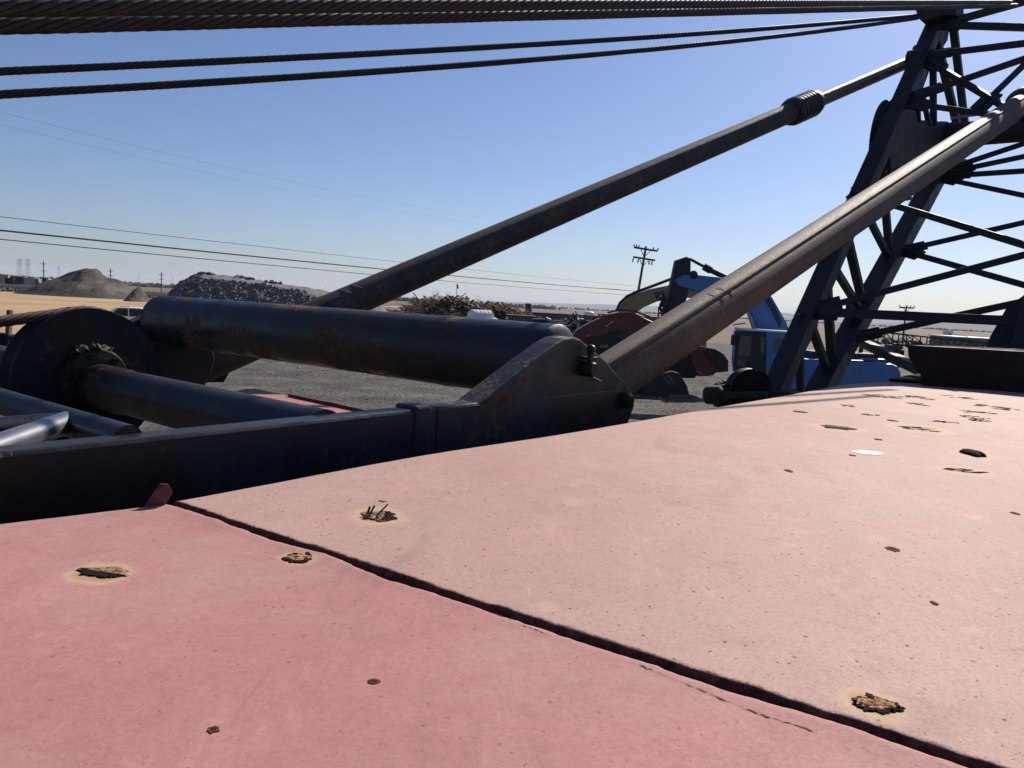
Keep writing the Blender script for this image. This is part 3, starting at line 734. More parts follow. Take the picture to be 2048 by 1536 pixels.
# rope running onto the sheave is built with the other ropes
# ---- boom backstops
def backstop(P0, P1, mats, rod_len, ring_at, lab, ra=.108, rb=.108):
    kq = rb / .108
    d = (P1 - P0).normalized(); L = (P1 - P0).length
    mb = MB(); nseg = 60; r = [ra + (rb - ra) * i / 60 for i in range(61)]
    pts = [P0 + d * (ring_at * i / nseg) for i in range(nseg + 1)]
    mb.path(pts, r, 32); b = tag(mb.build('backstop', mats[0], crane, smooth=40), lab)
    mb = MB(); prof = [(.09, -.02), (.155, .0), (.168, .05)]
    t = .06
    for i in range(7): prof += [(.172, t), (.172, t + .035), (.15, t + .042), (.15, t + .058)]; t += .066
    prof += [(.16, t), (.15, t + .05), (.08, t + .06)]
    mb.lathe(P0 + d * (ring_at - .12), d, [(a_ * .9 * kq, b_) for a_, b_ in prof], 30); mb.build('spring_collar', M['spring_steel'], b, smooth=30)
    mb = MB(); mb.path([P0 + d * (ring_at + .1 + (rod_len - .1) * i / 12) for i in range(13)], .08, 24); mb.build('rod', mats[1], b, smooth=40)
    sd = d.cross(Z).normalized()
    mb = MB(); mb.lathe(P0 + d * (ring_at + rod_len) - sd * .09, sd, [(.14, 0), (.17, .02), (.17, .16), (.14, .18)], 24); mb.build('rod_eye', M['boom_steel'], b, smooth=40)
    mb = MB(); mb.lathe(P0 + d * .1 - sd * .07, sd, [(.06, 0), (.085, .02), (.085, .12), (.06, .14)], 20); mb.build('pivot_eye', M['brown_steel'], b, smooth=40)
    return b, d
F0, F1 = at(402, 731, 4.6), at(1822, 122, 11.0)
bsF, dF = backstop(F0, F1, (M['rust_dark'], M['worn_rod']), 3.55, 7.2, 'pitted dark backstop tube ending at the boom head')
N0 = at(1188, 778, 2.93); N1 = at(2046, 208, 9.2)
dN = (N1 - N0).normalized()
bsN, dN = backstop(N0, N0 + dN * 11.7, (M['rust_brown'], M['worn_rod']), 2.6, (N1 - N0).length + .02, 'brown rusted backstop tube crossing in front of the boom', .1, .128)
mb = MB(); sdn = dN.cross(Z).normalized(); upn = sdn.cross(dN)
Ln = (N1 - N0).length
mb.path([N0 + dN * (Ln * (-.03 + 1.01 * i / 20)) + (upn * .082 + sdn * .056) * (1 + .28 * (-.03 + 1.01 * i / 20)) for i in range(21)], .0105, 8); mb.build('weld_rib', M['rust_brown'], bsN, smooth=60)
for (bs, P, d, ofs) in ((bsF, F0, dF, 1.05), (bsN, N0, dN, .95)):
    s_ = d.cross(Z).normalized(); u_ = s_.cross(d)
    for k in range(2):
        pts = [P + d * (ofs + .09 * k + .03 * math.sin(i * .4)) + (s_ * math.cos(a) + u_ * math.sin(a)) * (.1105 if bs is bsF else .107) for i, a in enumerate([R(-20 + 10 * j) for j in range(14)])]
        mb = MB(); mb.path(pts[6:11], .0014, 5); mb.build('tie_wire', M['galv'], bs)
# ---- lattice boom
A0, A1 = at(1545, 790, 7.5), at(1893, 0, 11.2)
az = math.atan2(A1.x - A0.x, A1.y - A0.y)
W = Vector((math.cos(az), -math.sin(az), 0))
PN = W.copy()                                   # normal of the left side face
WB = 1.95
dA = (A1 - A0).normalized()
def sideA(px, py): return onpl(px, py, A0, PN)
B0, B1 = sideA(1645, 770), sideA(1886, 328)
dB = (B1 - B0).normalized()
nA = dA.cross(W).normalized(); nB = dB.cross(W).normalized()
cb = sideA(1893, 272); mb = MB(); mb.lathe(cb, W, [(.12, -.1), (.19, -.08), (.19, .1), (.175, .14), (.175, WB)], 24); boom = mb.build('boom', M['boom_steel'], crane, smooth=40)
for pix, of, th in ((((1890, 335), (1912, 330), (1918, 350), (1886, 362)), .02, .06), (((1822, 190), (1862, 110), (1885, 60), (1905, 50), (1900, 80), (1868, 130), (1852, 175), (1845, 240), (1815, 235)), .08, .05),
                    (((1838, 240), (1895, 243), (1902, 300), (1880, 345), (1830, 330), (1800, 300)), .05, .06), (((1600, 630), (1640, 610), (1635, 660), (1612, 700), (1590, 690)), .05, .05),
                    (((1700, 610), (1730, 590), (1760, 600), (1720, 680), (1695, 690)), .05, .05), (((1788, 335), (1815, 400), (1802, 402), (1796, 388), (1780, 360)), .05, .12)):
    mb = MB(); mb.prism([sideA(x, y) - W * of for x, y in pix], W * th); mb.build('gusset', M['boom_steel'], boom, bevel=.006)
mb = MB(); q = A0 + W * (WB - .1) + dA * .2; mb.prism([q, q + dA * 1.3, q + dA * 1.1 - W * .12, q + dA * .75 - W * .18, q + dA * .55 - W * .2, q + dA * .2 - W * .55], nA * .05); mb.build('gusset', M['boom_steel'], boom, bevel=.006)
def chord(p, q, wd):
    mb = MB(); mb.bar(p, q, wd); return mb.build('chord', M['boom_steel'], boom, bevel=.012)
def brace(p, q, wd=.07):
    mb = MB(); mb.bar(p, q, wd, wd * .9); return mb.build('brace', M['boom_steel'], boom, bevel=.004)
chord(A0, A1 + dA * .6, .19); chord(B0 - dB * .4, B1 + dB * .1, .225)
chord(A0 + W * WB, A1 + dA * .6 + W * WB, .19); chord(B0 - dB * .4 + W * WB, B1 + W * WB, .225)
def rear(p0, p1, wd=.075, n=None, base=None):
    """brace from the left chord across to the right chord, in the rear (A) or front (B) face"""
    n_ = nA if n is None else n; b_ = A0 if base is None else base
    P = onpl(*p0, b_, n_); Q = onpl(*p1, b_, n_)
    s = WB / max(.2, (Q - P).dot(W))
    brace(P, P + (Q - P) * s, wd)
    d_ = (Q - P).normalized(); mb = MB(); cd = (dA if b_ is A0 else dB); mb.box(P + d_ * .14, .17, .10, .012, d_, n_.cross(d_).normalized(), n_); mb.build('node_plate', M['boom_steel'], boom)
def front(p0, p1, wd=.075): rear(p0, p1, wd, nB, B0)
rear((1618, 623), (2048, 643), .10)
rear((1620, 622), (2048, 510)); rear((1708, 386), (2048, 490)); 
front((1705, 676), (2048, 603), .085); front((1800, 502), (2048, 445)); front((1800, 500), (2048, 570))
front((1895, 338), (2048, 287), .085); front((1900, 344), (2048, 313)); front((1895, 352), (2048, 342)); front((1880, 356), (2048, 391))
rear((1855, 110), (2048, 87)); rear((1830, 192), (2048, 118)); rear((1855, 122), (2010, 214)); rear((1815, 206), (2000, 232), .07)
rear((1880, 50), (2048, 3), .09); rear((1882, 50), (2048, 55), .09); rear((1955, 220), (2048, 130), .06)
for p, q, wd in (((1652, 540), (1663, 715), .09), ((1690, 455), (1724, 600), .09), ((1660, 522), (1722, 622), .075), ((1708, 378), (1776, 512), .075), ((1765, 340), (1778, 500), .085),
                 ((1598, 650), (1602, 800), .07), ((1618, 640), (1673, 790), .08), ((1866, 110), (1867, 250), .08), ((1832, 180), (1836, 245), .07), ((1845, 190), (1858, 250), .06),
                 ((1872, 75), (1914, 250), .10), ((1905, 40), (1930, 250), .10)):
    brace(sideA(*p), sideA(*q), wd)
brace(sideA(1722, 684), sideA(1722, 684) + (at(1850, 745, 7.4) - sideA(1722, 684)) * 1.0, .10)
mb = MB(); mb.tube(sideA(1900, 243) + Z * .05, sideA(1900, 243) + W * WB + Z * .1, .02, n=6); mb.build('grease_line', M['galv'], boom)
sh_c = sideA(1803, 298)
for k in (0, 1):
    mb = MB(); c = sh_c - W * (.16 - .14 * k) + dA * (.03 * k)
    prof = [(.1, -.06), (.55, -.05), (.62, -.055), (.625, -.045), (.58, 0), (.625, .045), (.62, .055), (.55, .05), (.1, .06)]
    mb.lathe(c, W, prof, 44); h = mb.build('head_sheave', M['boom_steel'], boom, smooth=35)
mb = MB(); t = at(1845, 22, 10.6)
mb.prism([at(x, y, 10.6) for x, y in ((1829, -10), (1829, 15), (1837, 37), (1843, 41), (1862, 38), (1880, 30), (1912, 30), (1912, -10))], Vector((.25, .25, 0)))
mb.build('pendant_lug', M['boom_steel'], boom, bevel=.01)
mb = MB(); mb.lathe(sideA(1840, 128) - W * .16, W, [(.1, 0), (.19, .02), (.19, .2), (.1, .22)], 22); mb.build('backstop_lug', M['boom_steel'], boom, smooth=40)
# guide sheaves at the boom foot
gs = at(1496, 783, 6.6); mb = MB(); gax = Vector((-.2, .98, 0))
mb.lathe(gs, gax, [(.05, -.06), (.17, -.05), (.20, -.055), (.201, -.048), (.18, 0), (.201, .048), (.20, .055), (.17, .05), (.05, .06)], 36)
gsh = mb.build('guide_sheave', M['brown_steel'], crane, smooth=35)
mb = MB(); g0, g1 = at(1412, 790, 6.55), at(1440, 790, 6.5)
mb.lathe(g0, (g1 - g0), [(.05, -.02), (.075, 0), (.08, .02), (.08, .12), (.06, .14), (.03, .16), (.03, .5)], 22); mb.build('roller', M['track'], crane, smooth=35)
mb = MB(); mb.bar(at(1425, 775, 6.55), at(1470, 771, 6.6), .03); mb.bar(at(1430, 806, 6.55), gs - Z * .15, .06); mb.bar(gs - Z * .1, gs - Z * .9, .16); mb.build('sheave_frame', M['brown_steel'], crane)
mb = MB(); mb.bar(at(1560, 800, 7.2), at(1560, 800, 7.2) - Z * 1.4, .3); mb.bar(B0 - dB * .3, B0 - dB * .3 - Z * 1.3, .3); mb.bar(A0 + W * WB, A0 + W * WB - Z * 1.4, .3)
mb.bar(at(1545, 805, 7.4), at(1545, 805, 7.4) + W * 2.1, .25); mb.build('boom_foot', M['boom_steel'], crane)

# ---------------------------------------------------------------- wire ropes
def rope(pts3, R_, lab, mat=None, lay=.27, group=None, name='wire_rope', seg=.018):
    """six strands laid round the path"""
    mat = mat or M['rope']
    P = [Vector(p) for p in pts3]
    L = [0]
    for a, b in zip(P, P[1:]): L.append(L[-1] + (b - a).length)
    n = int(L[-1] / seg)
    cen = []
    j = 0
    for i in range(n + 1):
        t = L[-1] * i / n
        while j < len(L) - 2 and t > L[j + 1]: j += 1
        f = (t - L[j]) / (L[j + 1] - L[j]); cen.append((P[j].lerp(P[j + 1], f), t))
    root = thing(name, P[0], lab, 'wire rope', group)
    for k in range(6):
        mb = MB(); pts = []
        for i, (c, t) in enumerate(cen):
            d = (cen[min(i + 1, n)][0] - cen[max(i - 1, 0)][0]).normalized()
            sd = d.cross(Z).normalized(); u2 = sd.cross(d)
            a = 2 * math.pi * (k / 6 + t / lay)
            pts.append(c + (sd * math.cos(a) + u2 * math.sin(a)) * (R_ * .62))
        mb.path(pts, R_ * .40, 6); mb.build('strand', mat, root, smooth=180, recalc=False)
    mb = MB(); mb.path([c for c, t in cen[::6]], R_ * .4, 6); mb.build('core', mat, root, smooth=180)
    return root
def rope_px(p0, D0, p1, D1, sag, back, ahead):
    a, b = at(*p0, D0), at(*p1, D1); d = b - a; out = []
    for i in range(41):
        t = -back + (1 + back + ahead) * i / 40
        out.append(a + d * t - Z * (sag * 4 * max(0, t * (1 - t))))
    return out
gr = 'pendant ropes running overhead to the boom'
rope(rope_px((0, 15), 1.70, (1830, 5), 6.06, .0, .14, .5), .0208, 'thick wire rope along the very top, uppermost of the four', lay=.25, group=gr)
rope(rope_px((0, 51), 1.97, (1830, 15), 6.65, .0, .14, .5), .0225, 'thick wire rope just under the uppermost one, touching it', lay=.27, group=gr)
rope(rope_px((0, 143), 4.9, (1835, 31), 10.6, .05, .14, .0), .025, 'thin looking wire rope, upper of the lower pair against the sky', lay=.30, group=gr, seg=.022)
rope(rope_px((0, 189), 4.6, (1835, 36), 10.6, .085, .14, .0), .025, 'wire rope lowest in the sky, below the other three', lay=.30, group=gr, seg=.022)
# hoist rope over the left sheave
pts = []
tan0 = sc + Z * .232
for i in range(12): pts.append(tan0 - U * (1.5 - 1.5 * i / 11) - Z * .24 * ((11 - i) / 11))
for i in range(1, 16): a = R(90 - 8 * i); pts.append(sc + U * (.232 * math.cos(a)) + Z * (.232 * math.sin(a)))
rope(pts, .019, 'rust red hoist rope lying over the sheave at the left', M['rope_rusty'], .2, name='hoist_rope', seg=.012)

# ---------------------------------------------------------------- machines in the yard
def pl(pix, Y): return [at(x, y, Y) for x, y in pix]
def slab(pix, Y, th, mat, name, par, bevel=.03, smooth=None):
    mb = MB(); mb.prism([p - Vector((0, th / 2, 0)) for p in pl(pix, Y)], (0, th, 0)); return mb.build(name, mat, par, bevel=bevel, smooth=smooth)
def track_unit(x0, x1, Y, par, h=.95, wd=.6):
    mb = MB(); r = h / 2; pr = []
    for i in range(9): a = math.pi / 2 + math.pi * i / 8; pr.append(Vector((x0 + r + r * math.cos(a), Y - wd / 2, r + r * math.sin(a))))
    for i in range(9): a = -math.pi / 2 + math.pi * i / 8; pr.append(Vector((x1 - r + r * math.cos(a), Y - wd / 2, r + r * math.sin(a))))
    mb.prism(pr, (0, wd, 0)); t = mb.build('track', M['track'], par)
    mb = MB()
    nn = int((x1 - x0) / .2)
    for i in range(nn):
        for z in (.0, h): mb.box((x0 + r + (x1 - x0 - h) * i / (nn - 1), Y, z + (.012 if z == 0 else 0)), .07, wd / 2 + .02, .03)
    mb.build('track_shoes', M['track'], t)['kind'] = 'stuff'
    for i in range(6): mb = MB(); mb.lathe((x0 + r + (x1 - x0 - h) * i / 5, Y - wd / 2 - .03, r if i in (0, 5) else r * .6), (0, 1, 0), [(.36 if i in (0, 5) else .2, 0), (.36 if i in (0, 5) else .2, .05)], 14); mb.build('roller', M['black'], t)
# blue excavator
Y = 34.0
bx = thing('excavator', (at(1610, 800, Y).x, Y, 0), 'blue excavator with its arm raised behind the lattice boom', 'excavator')
xl, xr = at(1440, 800, Y).x, at(1725, 800, Y).x
track_unit(xl, xr, Y - 1.2, bx); track_unit(xl, xr, Y + 1.2, bx)
mb = MB(); mb.lathe(((xl + xr) / 2, Y, .55), Z, [(.8, 0), (.8, .55)], 24); mb.build('slew_ring', M['track'], bx)
slab([(1548, 712), (1700, 716), (1700, 784), (1530, 778), (1530, 745)], Y, 2.8, M['blue'], 'body', bx, .06)
bcw = slab([(1690, 727), (1696, 719), (1752, 722), (1764, 727), (1771, 738), (1772, 768), (1764, 786), (1690, 786)], Y, 2.86, M['blue'], 'counterweight', bx, .12)
slab([(1692, 716), (1698, 712), (1750, 715), (1760, 720)], Y, 2.4, M['blue'], 'hood', bx, .05)
slab([(1610, 700), (1690, 704), (1742, 706), (1742, 717), (1610, 714)], Y - .2, 1.6, M['black'], 'engine_cover', bx, .03)
mb = MB(); p = at(1722, 700, Y); mb.lathe(p, Z, [(.09, -.3), (.09, .35)], 12); mb.build('exhaust', M['black'], bx)
for x0, x1 in ((1604, 1640), (1645, 1682)):
    slab([(x0, 730), (x1, 731), (x1, 772), (x0, 771)], Y - 1.41, .05, M['blue'], 'side_door', bx, .015)
cab = slab([(1474, 664), (1480, 657), (1592, 664), (1594, 745), (1548, 748), (1472, 745), (1470, 715)], Y - .8, 1.15, M['blue'], 'cab', bx, .05)
yc = Y - .8 - .575
slab([(1471, 662), (1533, 664), (1532, 748), (1468, 744)], yc - .01, .04, M['black'], 'door', cab, .01)
def pane(pix, dy=.045): slab(pix, yc - dy, .02, M['glass'], 'pane', cab, 0)
pane([(1481, 671), (1503, 673), (1500, 713), (1475, 711)]); pane([(1474, 718), (1491, 719), (1490, 732), (1473, 731)]); pane([(1521, 674), (1530, 675), (1529, 706), (1520, 706)])
pane([(1549, 676), (1569, 677), (1568, 706), (1548, 704)], .01)
slab([(1476, 655), (1594, 663), (1594, 667), (1476, 659)], Y - .8, 1.2, M['white'], 'roof', cab, .02)  # the roof's sunlit edge is put in as a white strip
mb = MB(); mb.tube(at(1470, 690, yc - .1), at(1466, 712, yc - .1), .025, n=6); mb.tube(at(1466, 650, yc), at(1490, 646, yc), .03, n=6); mb.build('handrail', M['galv'], cab)
mb = MB(); mb.box(at(1467, 680, yc - .2), .1, .04, .22); mb.build('mirror', M['black'], cab)
bb = slab([(1576, 668), (1568, 645), (1540, 596), (1515, 565), (1485, 550), (1440, 556), (1385, 550), (1362, 551), (1346, 560), (1352, 571), (1390, 583), (1440, 592), (1476, 600), (1495, 622), (1512, 662), (1530, 700), (1570, 700)], Y + .6, .75, M['blue'], 'boom', bx, .05)
mb = MB()
for t in (0, .12, .24): mb.path([at(x, y, Y + .2) + Vector((t * .2, 0, t)) for x, y in ((1524, 590), (1543, 620), (1560, 655))], .03, 6)
mb.build('hoses', M['black'], bb)
mb = MB(); mb.tube(at(1494, 622, Y + .1), at(1509, 655, Y + .1), .05, n=8); mb.tube(at(1500, 634, Y + .1), at(1520, 690, Y + .1), .09, n=10); mb.build('boom_cylinder', M['galv'], bb)
st = slab([(1350, 521), (1371, 514), (1379, 517), (1379, 552), (1374, 585), (1368, 610), (1345, 645), (1322, 650), (1323, 632), (1332, 600), (1343, 555)], Y + .6, .55, M['black'], 'stick', bx, .04)
mb = MB(); mb.tube(at(1380, 518, Y + .6), at(1412, 535, Y + .6), .07, n=8); mb.tube(at(1408, 533, Y + .6), at(1422, 541, Y + .6), .17, n=10); mb.tube(at(1420, 540, Y + .6), at(1500, 578, Y + .6), .12, n=10); mb.build('stick_cylinder', M['black'], bx, smooth=40)
mb = MB(); mb.ball(at(1387, 550, Y + .3), .2, 10, 6); mb.build('work_light', M['black'], bb, smooth=180)
mb = MB(); rr = random.Random(8)
for i in range(14):
    a = at(rr.uniform(1326, 1348), rr.uniform(590, 600), Y + .2); mb.path([a, a + Vector((rr.uniform(-.3, .1), 0, -.4)), a + Vector((rr.uniform(-.35, .25), 0, -.9))], .03, 5)
mb.build('hoses', M['black'], st)
# yellow excavator behind
Y = 52.0
yx = thing('excavator', (at(1370, 740, Y).x, Y, 0), 'yellow excavator with arched boom in front of the utility pole', 'excavator')
slab([(1233, 640), (1234, 626), (1240, 610), (1252, 597), (1270, 588), (1300, 578), (1340, 570), (1400, 572), (1420, 600), (1400, 596), (1340, 596), (1310, 604), (1285, 615), (1268, 628), (1262, 640)], Y, .8, M['yellow'], 'boom', yx, .05)
yb = yx.children[0]
mb = MB(); mb.path([at(x, y, Y - .3) for x, y in ((1233, 622), (1240, 606), (1254, 593), (1275, 583), (1300, 574), (1345, 557))], .1, 8); mb.build('hydraulic_pipe', M['black'], yb)
mb = MB(); mb.path([at(x, y, Y - .42) for x, y in ((1236, 624), (1243, 608), (1256, 596), (1276, 587), (1302, 580), (1340, 572))], .04, 6); mb.build('hydraulic_pipe', M['galv'], yb)
slab([(1307, 586), (1338, 580), (1338, 598), (1315, 602)], Y - .41, .03, M['black'], 'badge_panel', yb, 0)
def lettering(txt, p, size, ax, upv, mat, par, name='lettering'):
    cu = bpy.data.curves.new(name, 'FONT'); cu.body = txt; cu.size = size; cu.extrude = .01; cu.align_x = 'CENTER'; cu.align_y = 'CENTER'
    o = bpy.data.objects.new(name, cu); COL.objects.link(o)
    dg = bpy.context.evaluated_depsgraph_get(); me = bpy.data.meshes.new_from_object(o.evaluated_get(dg))
    bpy.data.objects.remove(o)
    mo = bpy.data.objects.new(name, me); COL.objects.link(mo); me.materials.clear(); me.materials.append(mat)
    ax = ax.normalized(); nz = ax.cross(upv).normalized(); uy = nz.cross(ax)
    mm = Matrix((ax, uy, nz)).transposed().to_4x4(); mm.translation = p - Vector(par['_org'])
    mo.parent = par; mo.matrix_local = mm; mo['_org'] = par['_org']; return mo
lettering('CAT', at(1321, 592, Y - .45), .5, at(1332, 589, Y) - at(1315, 594, Y), Z, M['galv'], yb)
slab([(1338, 655), (1404, 658), (1404, 705), (1338, 700)], Y, 2.6, M['yellow'], 'body', yx, .06)
slab([(1340, 630), (1375, 632), (1375, 690), (1340, 690)], Y - .9, 1.0, M['black'], 'cab', yx, .05)
track_unit(at(1320, 740, Y).x, at(1420, 740, Y).x, Y - 1.1, yx); track_unit(at(1320, 740, Y).x, at(1420, 740, Y).x, Y + 1.1, yx)
# red excavator
Y = 38.0
rx = thing('excavator', (at(1240, 780, Y).x, Y, 0), 'dull red excavator with its humped boom folded down', 'excavator')
rb = slab([(1140, 676), (1152, 660), (1180, 644), (1215, 629), (1238, 624), (1262, 625), (1298, 641), (1335, 657), (1375, 692), (1400, 720), (1428, 744), (1405, 750), (1370, 728), (1330, 705), (1290, 690), (1262, 668), (1232, 662), (1205, 672), (1180, 690), (1165, 698)], Y, .85, M['red'], 'boom', rx, .06)
mb = MB(); mb.path([at(x, y, Y - .3) for x, y in ((1215, 626), (1240, 619), (1268, 622), (1300, 634))], .05, 6); mb.path([at(x, y, Y - .2) for x, y in ((1200, 634), (1238, 626), (1270, 629), (1302, 643))], .05, 6); mb.build('hydraulic_pipe', M['red'], rb)
mb = MB(); mb.tube(at(1211, 654, Y - .5), at(1226, 643, Y - .5), .05, n=8); mb.build('boom_pin', M['galv'], rb)
slab([(1168, 676), (1230, 664), (1300, 690), (1380, 730), (1380, 752), (1175, 748), (1160, 715)], Y + .4, 2.6, M['black'], 'body', rx, .08)
slab([(1240, 664), (1300, 668), (1304, 712), (1240, 712)], Y - .6, .9, M['dark_sheet'], 'cab', rx, .05)
for x, y in ((1177, 671), (1241, 673)):
    mb = MB(); mb.ball(at(x, y, Y - 1.1), .05, 8, 5); mb.build('work_light', M['galv'], rx, smooth=180)
slab([(1200, 690), (1216, 689), (1216, 695), (1200, 696)], Y - 1.0, .1, M['yellow'], 'step', rx, 0)
slab([(1380, 712), (1388, 700), (1396, 692), (1412, 716), (1432, 742), (1424, 750), (1404, 748), (1384, 730)], Y - 1.2, .5, M['red'], 'stick', rx, .03)
mb = MB()
for a, b in (((1386, 700), (1398, 717)), ((1398, 716), (1411, 727)), ((1411, 727), (1422, 741)), ((1396, 695), (1418, 700)), ((1418, 700), (1424, 708))): mb.bar(at(*a, Y - 1.5), at(*b, Y - 1.5), .09)
mb.build('link_arm', M['red'], rx)
slab([(1400, 692), (1426, 697), (1442, 706), (1452, 720), (1452, 742), (1425, 744), (1410, 720)], Y - .8, .9, M['wood_c'], 'bucket', rx, .04)
track_unit(at(1165, 780, Y).x, at(1350, 780, Y).x, Y - 1.1, rx); track_unit(at(1165, 780, Y).x, at(1350, 780, Y).x, Y + 1.1, rx)
# digging bucket lying on the gravel
Y = 36.5
bk = thing('digging_bucket', (at(1330, 795, Y).x, Y, 0), 'toothed digging bucket lying on the gravel beside the backstop tube', 'bucket')
gz = -at(1340, 795, Y).z
def bpl(pix, y): return [p + Vector((0, 0, gz)) for p in pl(pix, y)]
mb = MB(); mb.prism([p - Vector((0, .7, 0)) for p in bpl([(1284, 794), (1284, 772), (1300, 752), (1338, 744), (1352, 748), (1368, 774), (1372, 792)], Y)], (0, 1.5, 0)); mb.build('shell', M['track'], bk, bevel=.04)
for i, dx in enumerate((0, 11, 22, 36)):
    mb = MB(); mb.path([p - Vector((0, .74 - .04 * i, 0)) for p in bpl([(1316 + dx, 748), (1326 + dx * .9, 760), (1334 + dx * .85, 770)], Y)], .035, 6); mb.build('rib', M['wood_b'], bk)
for i in range(5):
    mb = MB(); a = bpl([(1330 + 10 * i, 791)], Y)[0] - Vector((0, .8 - .05 * i, 0)); mb.bar(a, a + Vector((.22, -.1, -.02)), .11, .07); mb.build('tooth', M['ramp'], bk)
# ---------------------------------------------------------------- mounds and scrap heaps
def mound(name, peak_px, peak_py, D, rx, ry, label, mat, seed, skew=(1, 1), pw=1.3, top=0, cut=True, parent=None):
    pk = at(peak_px, peak_py, D); H = pk.z
    mb = MB()
    def f(u, v):
        x, y = (u * 2 - 1), (v * 2 - 1)
        q = math.hypot(x, y)
        k = max(0, 1.06 - math.sqrt(q * q * 1.12 + .0036 * pw * pw * 4)) if q < 1 else 0
        xx = x * (rx * (skew[0] if x < 0 else skew[1]))
        n = mnoise.noise((xx * .18, y * ry * .18, seed)) * .06 + mnoise.noise((xx * .6, y * ry * .6, seed)) * .05
        if cut and x > -.05 and k > 0:                          # gullied right-hand face
            n += .09 * math.sin(xx * 1.1 + 2 * mnoise.noise((xx * .3, y * 2, seed))) * k
        return Vector((pk.x + xx, D + y * ry, -.1 + (H + .1) * max(0, k + n * min(1, k * 4)) if k > 0 else -.1))
    mb.grid(64, 40, f)
    o = mb.build(name, mat, parent, org=None if parent is not None else (pk.x, D, 0), smooth=180, recalc=False)
    return tag(o, label, 'mound')
mound('gravel_mound', 178, 534, 190, 15, 13, 'tall pointed mound of grey gravel behind the tan field', M['mound'], 2.0, (1.15, 1.0), 1.15)
mound('gravel_mound', 275, 572, 170, 2.6, 4, 'small dark gravel heap between the tall mound and the rubble hill', M['mound'], 4.0, (1, 1.1), 1.2)
mb = MB(); zb = 1.7
mb.grid(60, 12, lambda u, v: Vector((-190 + 108 * u, 236 + 16 * v, -.1 + zb * math.sin(math.pi * v) ** .6 * min(1, (1 - u) * 7) * (1 + .18 * mnoise.noise((u * 20, v * 3, 2))))))
tag(mb.build('earth_bank', M['dark_earth'], smooth=180, recalc=False, org=(-136, 244, 0)), 'long low bank of dark earth at the far left below the trucks', 'bank')
mound('sand_heap', 817, 620, 62, 2.0, 2, 'small pale stone heap left of the scrap wood pile', M['ramp'], 6.0, (1, 1), 1.2, cut=False)
mound('sand_heap', 901, 625, 58, 2.1, 2, 'low brown heap in front of the scrap wood pile', M['mound'], 7.0, (1, 1), 1.2, cut=False)
# rubble hill: crushed ramp with broken concrete down its face
rh = thing('rubble_hill', (at(480, 630, 110).x, 110, 0), 'long grey hill of broken concrete and asphalt', 'rubble heap')
prf = [(300, 600), (335, 596), (362, 566), (385, 553), (405, 547), (425, 548), (470, 552), (520, 560), (560, 567), (620, 575), (680, 588), (740, 604), (800, 618)]
def ridge(x):
    for (a, ya), (b, yb) in zip(prf, prf[1:]):
        if a <= x <= b: return ya + (yb - ya) * (x - a) / (b - a)
    return prf[-1][1]
def rubf(u, v):
    x = 300 + 500 * u; p = at(x, ridge(x), 118); H = p.z
    if v < .45:   # front face
        k = v / .45; z = H * (.82 * k ** .8); Yy = 104 + 7 * k
    elif v < .8:
        k = (v - .45) / .35; z = H * (.82 + .18 * k); Yy = 111 + 7 * k
    else:
        k = (v - .8) / .2; z = H * (1 - k * k); Yy = 118 + 10 * k
    n = .22 * mnoise.noise((p.x * .7, Yy * .7, 3)) + .12 * mnoise.noise((p.x * 2, Yy * 2, 1))
    e = min(1, min(u, 1 - u) * 14)
    return Vector((p.x * Yy / 118, Yy, max(-.1, (z + (n if z > .2 else 0)) * e - .05)))
mb = MB(); mb.grid(120, 40, rubf); mb.build('ramp', M['ramp'], rh, smooth=180, recalc=False)
rng = random.Random(12)
for mat, nm, cnt, s0, s1 in ((M['asphalt_lump'], 'asphalt_lumps', 3600, .10, .34), (M['concrete'], 'concrete_lumps', 1900, .05, .22)):
    mb = MB()
    for i in range(cnt):
        u = .05 + .72 * rng.random(); v = .46 * rng.random() ** .85 if u < .62 else .36 * rng.random()
        if u < .2: v = rng.random() * .8
        p = rubf(u, v); s = rng.uniform(s0, s1)
        mb.rock(p + Vector((0, -.05, .06)), s * 1.3, s, s * .8, rng)
    mb.build(nm, mat, rh)['kind'] = 'stuff'
for x in (403, 412, 424, 500, 540, 548, 556, 480):
    mb = MB(); p = at(x, ridge(x) + 1, 117.5)
    for i in range(9): mb.rock(p + Vector((rng.uniform(-.5, .5), rng.uniform(-.4, .4), rng.uniform(-.2, .12))), .28, .24, .18, rng)
    mb.build('spoil_clod', M['asphalt_lump'], rh)
mb = MB(); p = at(529, 571, 111); mb.box(p, .42, .4, .42); mb.build('concrete_block', M['concrete'], rh, bevel=.05)
# scrap wood pile
wp = thing('scrap_wood_pile', (at(905, 640, 80).x, 80, 0), 'tangled pile of splintered brown and tan timber', 'wood pile')
wprof = [(795, 632), (812, 614), (830, 606), (850, 597), (880, 596), (905, 592), (918, 596), (930, 604), (950, 606), (970, 606), (990, 610), (1010, 614), (1035, 622), (1060, 634)]
def wr(x):
    for (a, ya), (b, yb) in zip(wprof, wprof[1:]):
        if a <= x <= b: return ya + (yb - ya) * (x - a) / (b - a)
    return 640
def wf(u, v):
    x = 795 + 265 * u; p = at(x, wr(x) + 3, 80); H = p.z * (.97 + .05 * mnoise.noise((u * 30, v * 9, 2)))
    k = math.sin(math.pi * v); Yy = 74 + 12 * v
    return Vector((p.x * Yy / 80, Yy, max(-.05, H * k ** .6)))
mb = MB(); mb.grid(60, 16, wf); mb.build('pile_core', M['wood_c'], wp, recalc=False)
rng = random.Random(5)
